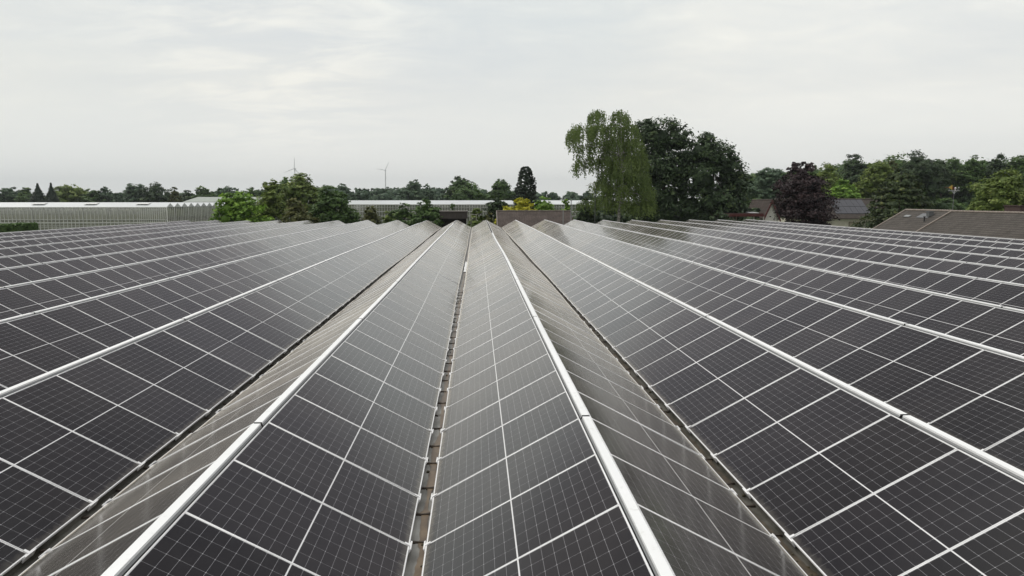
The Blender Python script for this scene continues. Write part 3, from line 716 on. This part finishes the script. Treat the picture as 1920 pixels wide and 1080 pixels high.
def glasshouse(label, xl, xr, yf, bays, bay, eave, rise, mull, vents, rails, dense_from=None, group='glasshouses beyond the garden'):
    root = thing('glasshouse', label, 'greenhouse', ((xl+xr)/2, yf, 0), group)
    yb = yf + bays*bay
    rf = MB()
    for j in range(bays):
        y0 = yf + j*bay; ym = y0 + bay/2; y1 = y0 + bay
        rf.slab((xl, y0, eave), (xr, y0, eave), (xr, ym, eave+rise), (xl, ym, eave+rise), .03)
        rf.slab((xl, ym+.001, eave+rise), (xr, ym+.001, eave+rise), (xr, y1, eave), (xl, y1, eave), .03)
    roof = rf.build('roof', M['chalk'], root)
    for vx in vents:
        v = MB(); v.slab((vx-1., yf+bay*.24, eave+rise*.50+.22), (vx+1., yf+bay*.24, eave+rise*.50+.22), (vx+1.25, yf+bay/2, eave+rise+.05), (vx-.75, yf+bay/2, eave+rise+.05), .04)
        for q in range(4): v.tube((vx-.9+q*.6, yf+bay*.24, eave+rise*.5+.2), (vx-.7+q*.6, yf+bay*.25, eave+rise*.48), .02, .02, 5)
        v.build('roof_vent', M['white_plastic'], roof)
    gl = MB(); gl.poly([(xl, yf, 0), (xr, yf, 0), (xr, yf, eave-.1), (xl, yf, eave-.1)])
    gl.poly([(xr, yf+.01, 0), (xr, yb, 0), (xr, yb, eave-.1), (xr, yf+.01, eave-.1)]); gl.poly([(xl, yf+.01, 0), (xl, yb, 0), (xl, yb, eave-.1), (xl, yf+.01, eave-.1)])
    gl.poly([(xl, yb, 0), (xr, yb, 0), (xr, yb, eave), (xl, yb, eave)])
    gl.build('glass_wall', M['glass'], root)
    ga = MB()
    for j in range(bays):
        for x in (xl-.01, xr+.01):
            y0 = yf + j*bay; ga.poly([(x, y0+.12, eave+.0), (x, y0+bay-.12, eave+.0), (x, y0+bay/2, eave+rise-.05)])
    ga.build('gable', M['chalk'], root)
    b = MB(); x = xl
    dens_x = dense_from if dense_from is not None else 1e9
    while x <= xr:
        b.box(x-.036, x+.036, yf-.07, yf-.01, 0, eave-.1); x += mull if x < dens_x else mull*.55
    for z, th in rails: b.box(xl, xr, yf-.12, yf-.075, z-th, z+th)
    y = yf
    j = 0
    while y < yb:
        wdt = .10 if j % 4 == 0 else .04
        b.box(xr+.012, xr+.07, y-wdt, y+wdt, 0, eave-.05); y += bay/4; j += 1
    b.box(xr-.02, xr+.12, yf-.16, yf+.0, 0, eave+.02)
    b.box(xl, xr, yf-.2, yf-.05, eave-.09, eave+.05)
    b.build('glazing_bars', M['white_bar'], root)
    # what shows through the panes
    s1 = MB(); s1.box(xl+.5, xr-.6, yf+1.0, yf+1.05, eave-1.15, eave-.55); s1.build('screen', M['screen'], root)
    s2 = MB(); s2.box(xl+.5, xr-1.2, yf+1.6, yf+2.4, eave-2.05, eave-1.2); s2.build('crop', M['crop'], root)
    s3 = MB(); s3.box(xl+.5, xr-1.2, yf+1.2, yb-1, .2, eave-2.2); s3.build('bench', M['dark_inside'], root)
    ps_ = MB(); x = xl+2
    while x < xr: ps_.box(x-.07, x+.07, yf+.5, yf+.62, 0, eave-.1); x += 4.0
    ps_.build('post', mat('grey_post', (.14, .15, .14), .6), root)
    return root
EV = HC - 1.17
glasshouse('long white-roofed glasshouse with sawtooth gable end, left behind the hedge', -150, -50.4, 131, 14, 3.2, EV, .68, .62, [-79.4, -71.3, -63., -54.7], [(EV-.42, .03), (EV-2.0, .035), (EV-2.5, .07), (EV-3.0, .03), (EV-3.3, .03)], dense_from=-55.2)
glasshouse('middle glasshouse with white roof, behind the shrubs and shed', -29.4, 30, 180, 6, 3.2, HC - 1.0, .92, .62, [], [(HC-1.6, .03), (HC-2.6, .06), (HC-3.6, .05)], dense_from=None)
bar = thing('barn', 'long grey-green roofed barn rising behind the left glasshouse', 'barn', (-60, 205, 0))
bl, br = at(342, 377, 202).x, at(566, 377, 202).x; zt = at(400, 369.3, 208).z; ze = HC - .45
b = MB(); b.slab((bl, 202, ze), (br, 202, ze), (br-1.4, 209, zt), (bl+1.4, 209, zt), .1); b.slab((bl+1.4, 209.01, zt), (br-1.4, 209.01, zt), (br, 216, ze), (bl, 216, ze), .1)
b.build('roof', noisy('barn_roof_sheet', (.30, .33, .29), (.36, .39, .35), .6, .6), bar)
b = MB(); b.box(bl+.2, br-.2, 202.3, 215.7, 0, ze-.12); b.build('wall', mat('barn_wall', (.28, .30, .27)), bar)
b = MB(); b.poly([(bl+.2, 202.4, ze-.1), (bl+1.3, 209, zt-.1), (bl+.2, 215.6, ze-.1)]); b.poly([(br-.2, 202.4, ze-.1), (br-1.3, 209, zt-.1), (br-.2, 215.6, ze-.1)]); b.build('gable', mat('barn_gable', (.33, .35, .32)), bar)

# ---------------------------------------------------------------- shed, tiled house, poles in the middle
def tiles(name, c1, c2, course=.33, axis=2, wavec=.30, wave_axis=0):
    """clay or concrete roof tiles: courses as a dark lap line, rolls across them, stained unevenly"""
    m = noisy(name, c1, c2, 1.1, .85, .25, lo=.3, hi=.7); t = m.node_tree; b = t.nodes['Principled BSDF']
    g_ = N(t, 'ShaderNodeNewGeometry'); s = N(t, 'ShaderNodeSeparateXYZ'); t.links.new(g_.outputs['Position'], s.inputs[0])
    fr = math_node(t, 'FRACT', math_node(t, 'DIVIDE', s.outputs[axis], course))
    lap = ramp(t, fr, [(0, (.35, .35, .35)), (.16, (.55, .55, .55)), (.3, (1, 1, 1)), (1, (1.08, 1.08, 1.08))])
    old = b.inputs['Base Color'].links[0].from_socket
    n = N(t, 'ShaderNodeTexNoise', i_Scale=6., i_Detail=4); t.links.new(g_.outputs['Position'], n.inputs['Vector'])
    sp = ramp(t, n.outputs['Fac'], [(.3, (.72, .70, .66)), (.7, (1.2, 1.2, 1.22))])
    t.links.new(mixc(t, 1., mixc(t, 1., old, lap, 'MULTIPLY'), sp, 'MULTIPLY'), b.inputs['Base Color'])
    roll = math_node(t, 'PINGPONG', s.outputs[wave_axis], wavec/2)
    h = math_node(t, 'ADD', math_node(t, 'MULTIPLY', roll, .16), math_node(t, 'MULTIPLY', fr, .05))
    bn = N(t, 'ShaderNodeBump', i_Strength=.9, i_Distance=1.); t.links.new(h, bn.inputs['Height']); t.links.new(bn.outputs[0], b.inputs['Normal'])
    return m
M['tile_brown'] = tiles('brown_tiles', (.068, .054, .046), (.118, .095, .084), .17)
M['tile_grey'] = tiles('weathered_tiles', (.062, .055, .047), (.108, .097, .085), .17, wave_axis=1)
M['tile_dark'] = tiles('dark_tiles', (.05, .042, .036), (.085, .07, .06), .2)
M['board'] = noisy('dark_boards', (.050, .042, .037), (.085, .073, .066), 3, .85, stretch=(6, 1, .4))
M['black_wood'] = mat('black_stained_wood', (.018, .014, .012), .9)
M['mortar'] = noisy('mortar', (.20, .17, .14), (.30, .26, .22), 5)
sh_ = thing('shed', 'flat-roofed dark brown shed with deep board fascia, behind the middle ridge', 'shed', (-3, 99, 0))
p0, p1 = at(825, 396, 98), at(876, 410, 98); x0, x1 = p0.x, p1.x
b = MB(); b.box(x0-.1, x1+.1, 97.9, 102.5, p0.z-.08, p0.z+.02); b.build('roof', mat('shed_roof_edge', (.16, .145, .13)), sh_)
b = MB()
nb = 12
for q in range(nb): b.box(x0 + (x1-x0)*q/nb + .008, x0 + (x1-x0)*(q+1)/nb - .008, 98 + .004*(q % 2), 98.06, p1.z, p0.z-.085)
b.box(x0, x1, 98.07, 102.4, p1.z+.02, p0.z-.09); b.build('fascia', M['board'], sh_)
b = MB(); b.box(x0+.15, x1-.15, 98.6, 102.2, 0, p1.z+.02); b.build('wall', M['black_wood'], sh_)
th = thing('house', 'low house whose brown tiled roof faces the panels, under the yellow bush', 'house', (7, 100, 0))
xa, xb, zr_ = at(932, 395, 101).x, at(1071, 395, 101).x, at(932, 395, 101).z
b = MB(); b.slab((xa, 96, zr_-2.9), (xb, 96, zr_-2.9), (xb, 101, zr_), (xa, 101, zr_), .12); b.slab((xa, 101.02, zr_), (xb, 101.02, zr_), (xb, 106, zr_-2.9), (xa, 106, zr_-2.9), .12)
rf = b.build('roof', M['tile_brown'], th)
b = MB(); b.box(xa-.05, xb+.05, 100.85, 101.15, zr_-.05, zr_+.06); b.build('ridge_tiles', M['mortar'], rf)
b = MB(); b.slab((xa-.12, 95.95, zr_-2.88), (xa-.01, 95.95, zr_-2.88), (xa-.01, 100.84, zr_+.03), (xa-.12, 100.84, zr_+.03), .25); b.build('barge_board', mat('barge_pale', (.22, .19, .17)), th)
b = MB(); b.box(xa+.3, xb-.3, 96.4, 105.6, 0, zr_-2.9); b.poly([(xa+.3, 96.4, zr_-2.9), (xa+.3, 105.6, zr_-2.9), (xa+.3, 101, zr_-.2)]); b.poly([(xb-.3, 96.4, zr_-2.9), (xb-.3, 105.6, zr_-2.9), (xb-.3, 101, zr_-.2)]); b.build('wall', noisy('brown_brick', (.13, .08, .06), (.2, .13, .10), 8), th)
M['galv'] = mat('galvanised_pole', (.30, .31, .30), .5)
def pole(label, px, top, Y, r, head):
    p = at(px, top, Y); o = thing('metal_pole', label, 'pole', (p.x, Y, 0)); b = MB(); b.tube((p.x, Y, 0), (p.x, Y, p.z), r, r*.9); b.tube((p.x, Y, 0), (p.x, Y, .3), r*2, r*2); b.build('shaft', M['galv'], o)
    b = MB(); head(b, p, Y); b.build('cap', M['galv'], o); return o
pole('thin grey pole in front of the tiled roof, left of two', 1056, 391, 94, .05, lambda b, p, Y: b.box(p.x-.16, p.x+.16, Y-.08, Y+.08, p.z-.02, p.z+.22))
pole('taller grey pole at the right end of the tiled roof', 1071, 376, 94, .06, lambda b, p, Y: b.ball((p.x, Y, p.z), .1))
# a pale bent pipe frame in the shrubs
p = at(883, 402, 96); q = at(893, 403, 96)
o = thing('pipe_frame', 'pale thin pipe frame among shrubs beside the brown shed', 'pipe frame', (p.x, 96, 0)); b = MB()
b.tube((p.x, 96, 0), (p.x, 96, p.z), .025, .025, 6); b.tube((p.x-.45, 96, p.z+.02), (p.x+.3, 96, p.z), .03, .03, 6); b.build('post', mat('pale_pipe', (.42, .42, .34), .6), o)
b = MB(); b.tube((q.x, 96, q.z-.65), (q.x, 96, q.z), .03, .03, 6); b.tube((q.x, 96, q.z), (q.x+.2, 96, q.z+.15), .03, .03, 6); b.tube((q.x, 96, q.z), (q.x-.2, 96, q.z+.05), .03, .03, 6); b.tube((q.x, 96, q.z-.65), (q.x+.2, 96, q.z-.66), .03, .03, 6); b.tube((p.x+.3, 96, p.z), (q.x-.2, 96, q.z+.05), .02, .02, 6); b.build('arm', mat('pale_pipe_arm', (.42, .42, .34), .6), o)
# street lamp whose curved head shows against the birch
p = at(1113, 345, 92); o = thing('street_lamp', 'pale street lamp with curved neck showing against the birch', 'street lamp', (p.x+.2, 92, 0)); b = MB()
b.tube((p.x+.2, 92, 0), (p.x+.2, 92, p.z-.5), .06, .045); b.build('pole', mat('lamp_pole_dark', (.05, .055, .05), .5), o); b = MB(); pr = None
for j in range(9):
    a = math.pi*j/8*.8; pt = Vector((p.x+.2-.45*(1-math.cos(a)) , 92, p.z-.5+.62*math.sin(a)))
    if pr: b.tube(pr, pt, .045, .045, 6)
    pr = pt
b.build('neck', mat('lamp_pale', (.6, .6, .56), .5), o)
b = MB(); b.hexa([pr + Vector(v) for v in ((-.34, -.1, -.12), (.02, -.1, -.06), (.02, .1, -.06), (-.34, .1, -.12), (-.30, -.06, -.02), (.02, -.06, .06), (.02, .06, .06), (-.30, .06, -.02))]); b.build('lamp_head', mat('lamp_head_pale', (.55, .55, .52), .4), o)

# ---------------------------------------------------------------- houses on the right
M['white_wall'] = noisy('white_render', (.62, .60, .55), (.74, .72, .67), 1.5)
M['cream'] = noisy('cream_render', (.52, .50, .40), (.64, .62, .51), 1.5)
M['red'] = noisy('dark_red_paint', (.075, .022, .022), (.12, .034, .03), 3, .5)
hb = thing('house', 'cream house with a dark roof carrying solar panels, behind the purple tree', 'house', (66, 150, 0))
hxl, hxr = at(1455, 373, 155).x, at(1650, 373, 155).x; zrg = at(1600, 373, 155.5).z; zev = at(1600, 409, 150).z
b = MB(); b.slab((hxl, 149.6, zev), (hxr, 149.6, zev), (hxr, 155.5, zrg), (hxl, 155.5, zrg), .15); b.slab((hxl, 155.52, zrg), (hxr, 155.52, zrg), (hxr, 161.4, zev), (hxl, 161.4, zev), .15)
rf = b.build('roof', M['tile_dark'], hb)
b = MB(); b.box(hxl-.05, hxr+.05, 155.3, 155.7, zrg-.02, zrg+.10); b.build('ridge_tiles', M['mortar'], rf)
b = MB(); b.box(hxl+.3, hxr-.3, 150.2, 160.8, 0, zev-.15); b.build('wall', M['cream'], hb)
b = MB(); b.box(hxl, hxr, 149.35, 149.58, zev-.14, zev+.0); b.build('gutter', mat('brown_gutter', (.06, .045, .04), .5), hb)
for wx in (1538, 1602):
    p = at(wx, 417, 150.15); w_ = MB(); w_.box(p.x-1.1, p.x+1.1, 150.1, 150.19, p.z-1.2, p.z+.12); w = w_.build('window', mat('window_frame_brown', (.16, .12, .09)), hb)
    w_ = MB(); w_.box(p.x-1.0, p.x+1.0, 150.06, 150.095, p.z-.85, p.z+.02); w_.build('roller_blind', mat('beige_blind', (.30, .28, .20)), w)
nrm = Vector((0, -(zrg-zev), 5.9)).normalized()
for c in range(6):
    for r_ in range(2):
        u0, u1 = .22 + r_*.37, .22 + r_*.37 + .355
        x0 = at(1567, 400, 151).x + c*1.17; x1 = x0 + 1.13
        P2 = lambda x, u: Vector((x, 149.6 + 5.9*u, zev + (zrg-zev)*u)) + nrm*.10
        pb = MB(); pb.slab(P2(x0, u0), P2(x1, u0), P2(x1, u1), P2(x0, u1), .04)
        row = ['lower', 'upper'][r_]
        tag(pb.build('roof_solar_panel', bpy.data.materials.get('panel_on_house') or mat('panel_on_house', (.020, .020, .028), .3, .4)), '%s row solar panel on the cream house roof, %s column from the purple tree' % (row, ordinal(c+1)), 'solar panel', 'solar panels on the cream house roof')
# steep white gable with dark red barge boards
gb = thing('house', 'white gabled house end with dark red barge boards, left of the purple tree', 'house', at(1450, 411, 140))
gb.location.z = 0
ap = at(1447, 373.5, 140); el = at(1429, 412, 140); er = Vector((2*ap.x - el.x, 140, el.z))
b = MB(); b.poly([(el.x+.25, 140, 0), (er.x-.25, 140, 0), (er.x-.25, 140, el.z+.3), (ap.x, 140, ap.z-.2), (el.x+.25, 140, el.z+.3)]); b.box(el.x+.25, er.x-.25, 140.01, 150, 0, el.z); b.build('wall', M['white_wall'], gb)
b = MB(); b.slab((el.x, 139.7, el.z), (ap.x, 139.7, ap.z), (ap.x, 150, ap.z), (el.x, 150, el.z), .16); b.slab((ap.x+.002, 139.7, ap.z), (er.x, 139.7, er.z), (er.x, 150, er.z), (ap.x+.002, 150, ap.z), .16); b.build('roof', M['tile_brown'], gb)
for e_ in (el, er):
    b = MB(); d = (Vector((e_.x, 0, e_.z)) - Vector((ap.x, 0, ap.z))); A_ = Vector((ap.x, 139.55, ap.z+.05)); B_ = A_ + Vector((d.x*1.03, 0, d.z*1.03)); dn = Vector((0, 0, -.75))
    b.hexa([A_+dn, B_+dn*.9, B_+dn*.9+Vector((0, .12, 0)), A_+dn+Vector((0, .12, 0)), A_, B_, B_+Vector((0, .12, 0)), A_+Vector((0, .12, 0))]); b.build('barge_board', M['red'], gb)
cp = thing('carport', 'flat dark red carport on pale posts, under the dark trees', 'carport', at(1392, 411, 112)); cp.location.z = 0
xa, xb, zt_, zb_ = at(1346, 400, 112).x, at(1433, 400, 112).x, at(1390, 400.5, 112).z, at(1390, 406, 112).z
b = MB(); b.box(xa, xb, 112, 117, zb_, zt_); b.build('fascia', M['red'], cp)
b = MB(); b.box(xa+.1, xb-.1, 112.05, 116.9, zt_+.003, zt_+.05); b.build('roof', mat('carport_felt', (.11, .075, .065)), cp)
for px in (1352, 1361, 1367, 1373, 1379, 1412, 1430):
    x = at(px, 408, 113).x; b = MB(); b.box(x-.07, x+.07, 112.6, 112.74, 0, zb_); b.build('post', M['mortar'] if px < 1390 else M['white_wall'], cp)
b = MB(); b.slab((at(1408, 399, 112).x, 112.4, zt_+.12), (at(1425, 399, 112).x, 112.4, zt_+.12), (at(1424, 399, 112).x, 114.6, zt_+.2), (at(1409, 399, 112).x, 114.6, zt_+.2), .06); b.build('skylight', M['white_plastic'], cp)
# bungalow with two roof sections beside the panels
bg_ = thing('bungalow', 'bungalow with weathered brown tile roof at the right edge', 'house', (45, 70, 0))
RX, RZ, SL = 45., HC - 1.05, math.tan(R(30))
def section(y0, y1, dz, run=5.6):
    b = MB(); z = RZ + dz
    b.slab((RX-run, y0, z-run*SL), (RX, y0, z), (RX, y1, z), (RX-run, y1, z-run*SL), .12); b.slab((RX+.02, y0, z), (RX+run, y0, z-run*SL), (RX+run, y1, z-run*SL), (RX+.02, y1, z), .12)
    r_ = b.build('roof', M['tile_grey'], bg_)
    b = MB(); y = y0
    while y < y1-.05:
        b.tube((RX, y, z+.02), (RX, min(y+.40, y1), z+.035), .10, .115, 8); y += .41
    b.build('ridge_tiles', M['mortar'], r_); return r_
r1 = section(72.62, 80.7, 0.0); r2 = section(50, 72.58, -.03)
for yv, lab in ((80.72, 0), (72.6, 1)):
    b = MB(); b.slab((RX-5.6, yv-.10, RZ-5.6*SL+.06), (RX-.1, yv-.10, RZ+.06), (RX-.1, yv+.10, RZ+.06), (RX-5.6, yv+.10, RZ-5.6*SL+.06), .10); b.build('verge', M['mortar'], bg_)
b = MB(); b.box(RX-5.1, RX+5.1, 50.4, 80.4, 0, RZ-5.6*SL); b.poly([(RX-5.1, 80.4, RZ-5.6*SL), (RX+5.1, 80.4, RZ-5.6*SL), (RX, 80.4, RZ-.2)]); b.poly([(RX-5.1, 50.4, RZ-5.6*SL), (RX+5.1, 50.4, RZ-5.6*SL), (RX, 50.4, RZ-.2)]); b.build('wall', noisy('bungalow_brick', (.16, .09, .065), (.24, .15, .11), 8), bg_)
def onroof(d, y, h=0.): return Vector((RX-d, y, RZ - d*SL + h))
b = MB(); b.slab(onroof(1.25, 77.9, .1), onroof(.95, 77.9, .1), onroof(.95, 78.9, .1), onroof(1.25, 78.9, .1), .06); b.build('skylight', mat('skylight_pale', (.26, .27, .26), .4), bg_)
b = MB(); p = onroof(1.75, 72.6+1.6); b.tube(p - Vector((0, 0, .1)), p + Vector((0, 0, .42)), .07, .07); b.tube(p + Vector((0, 0, .42)), p + Vector((0, 0, .50)), .12, .10); b.build('vent_pipe', mat('vent_dark', (.03, .03, .03)), bg_)
b = MB(); p = onroof(.9, 75.2); b.slab(onroof(1.25, 74.6, .06), onroof(.55, 74.6, .06), onroof(.55, 76.6, .06), onroof(1.25, 76.6, .06), .05); b.box(p.x-.22, p.x+.22, 74.5, 75., p.z, p.z+.42); b.box(p.x-.28, p.x+.28, 74.45, 75.05, p.z+.42, p.z+.5); b.build('roof_vent', mat('lead_flashing', (.15, .155, .155), .5), bg_)
b = MB(); x = RX+.9; b.box(x, x+.6, 64.6, 66.6, RZ-1.2, RZ+.52); b.box(x-.06, x+.66, 64.5, 66.7, RZ+.52, RZ+.60); b.build('chimney', noisy('chimney_brick', (.06, .04, .036), (.10, .068, .058), 9), bg_)
# the vane on its pole
pb_ = at(1806.5, 396, 72.6); vt = at(1809, 361, 72.6)
wv = thing('weather_vane', 'weather vane with yellow fin and white knob on a tall roof pole', 'weather vane', (RX, 72.6, RZ))
b = MB(); b.tube((RX, 72.6, RZ-.1), (RX+.05, 72.6, vt.z), .028, .022, 8); b.build('pole', mat('vane_pole', (.16, .165, .17), .5), wv)
b = MB(); c = Vector((RX+.05, 72.6, vt.z)); b.tube(c - Vector((0, 0, .12)), c + Vector((0, 0, .12)), .05, .05)
for sg in (-1, 1): b.tube(c + Vector((0, 0, -.10)), c + Vector((sg*.22, 0, .12)), .022, .022, 6)
b.tube(c + Vector((-.58, 0, .17)), c + Vector((.55, 0, .17)), .022, .022, 6); b.tube(c + Vector((0, -.45, .15)), c + Vector((0, .45, .15)), .02, .02, 6)
for sg in (-.5, -.22, .3): b.tube(c + Vector((sg, 0, .17)), c + Vector((sg, 0, .36)), .014, .014, 5)
b.tube(c + Vector((.42, 0, .17)), c + Vector((.42, 0, .42)), .014, .014, 5); b.ball(c + Vector((.42, 0, .46)), .07); b.build('bracket', mat('vane_bracket', (.42, .43, .42), .5), wv)
b = MB(); b.ball(c + Vector((.08, 0, .40)), .11); b.tube(c + Vector((.08, 0, .17)), c + Vector((.08, 0, .32)), .04, .05); b.build('knob', mat('vane_white', (.75, .70, .68), .4), wv)
b = MB(); f = c + Vector((-.33, 0, .47)); b.hexa([f + Vector(v) for v in ((-.22, -.01, -.02), (.12, -.015, -.22), (.12, .015, -.22), (-.22, .01, -.02), (-.22, -.01, .03), (.12, -.015, .24), (.12, .015, .24), (-.22, .01, .03))]); b.build('fin', mat('vane_yellow', (.52, .34, .06), .5), wv)
b = MB(); b.hexa([f + Vector(v) for v in ((-.62, -.012, -.03), (-.22, -.012, -.035), (-.22, .012, -.035), (-.62, .012, -.03), (-.62, -.012, .0), (-.22, -.012, .05), (-.22, .012, .05), (-.62, .012, .0))]); b.hexa([f + Vector(v) for v in ((.13, -.012, -.2), (.38, -.012, -.12), (.38, .012, -.12), (.13, .012, -.2), (.13, -.012, .1), (.38, -.012, .02), (.38, .012, .02), (.13, .012, .1))]); b.build('arrow', mat('vane_red', (.12, .03, .02), .5), wv)

# ---------------------------------------------------------------- wind turbines on the horizon
M['turbine'] = mat('turbine_grey', (.72, .73, .73), .5)
def turbine(label, px, hub_py, Y, blade_px, angles):
    h = at(px, hub_py, Y); o = thing('wind_turbine', label, 'wind turbine', (h.x, Y, 0), 'wind turbines on the horizon')
    b = MB(); b.tube((h.x, Y, 0), (h.x, Y, h.z-1), 2.4, 1.5, 12); b.build('tower', M['turbine'], o)
    b = MB(); b.box(h.x-2.2, h.x+2.6, Y-5, Y+8, h.z-2, h.z+2.4); b.build('nacelle', M['turbine'], o)
    b = MB(); b.ball((h.x, Y-6.2, h.z), 1.9); hub = b.build('hub', M['turbine'], o)
    ln = blade_px*Y/FPX
    for a in angles:
        d = Vector((math.sin(a), 0, math.cos(a))); s = Vector((math.cos(a), 0, -math.sin(a))); c = Vector((h.x, Y-6.2, h.z)); b = MB(); st = [(0, 1.2), (.08, 1.2), (.2, 2.4), (.5, 1.7), (.85, .9), (1, .35)]
        for (t0, w0), (t1, w1) in zip(st, st[1:]):
            p0, p1 = c + d*ln*t0, c + d*ln*t1; y_ = Vector((0, .45, 0))
            b.hexa([p0-s*w0*.4-y_, p0+s*w0*.6-y_, p0+s*w0*.6+y_, p0-s*w0*.4+y_, p1-s*w1*.4-y_, p1+s*w1*.6-y_, p1+s*w1*.6+y_, p1-s*w1*.4+y_])
        b.build('blade', M['turbine'], hub)
turbine('left wind turbine, half hidden by the pale-topped tree', 552.5, 316.5, 2600, 21, [R(2), R(-110), R(135)])
turbine('right wind turbine, standing clear above the woods', 722.5, 319.5, 2900, 17.5, [R(24), R(-80), R(175)])

# ---------------------------------------------------------------- air
HAZE = 1.2e-4
if HAZE:
    h = MB(); h.box(-6020, 6020, -220, 7020, -1, 190)
    hm = bpy.data.materials.new('pale_air'); hm.use_nodes = True; t = hm.node_tree; t.nodes.remove(t.nodes['Principled BSDF'])
    pv = N(t, 'ShaderNodeVolumePrincipled'); pv.inputs['Color'].default_value = (.82, .88, .92, 1); pv.inputs['Density'].default_value = HAZE; pv.inputs['Anisotropy'].default_value = .2
    t.links.new(pv.outputs[0], t.nodes['Material Output'].inputs['Volume'])
    o = h.build('haze', hm); tag(o, None, None, kind='stuff')
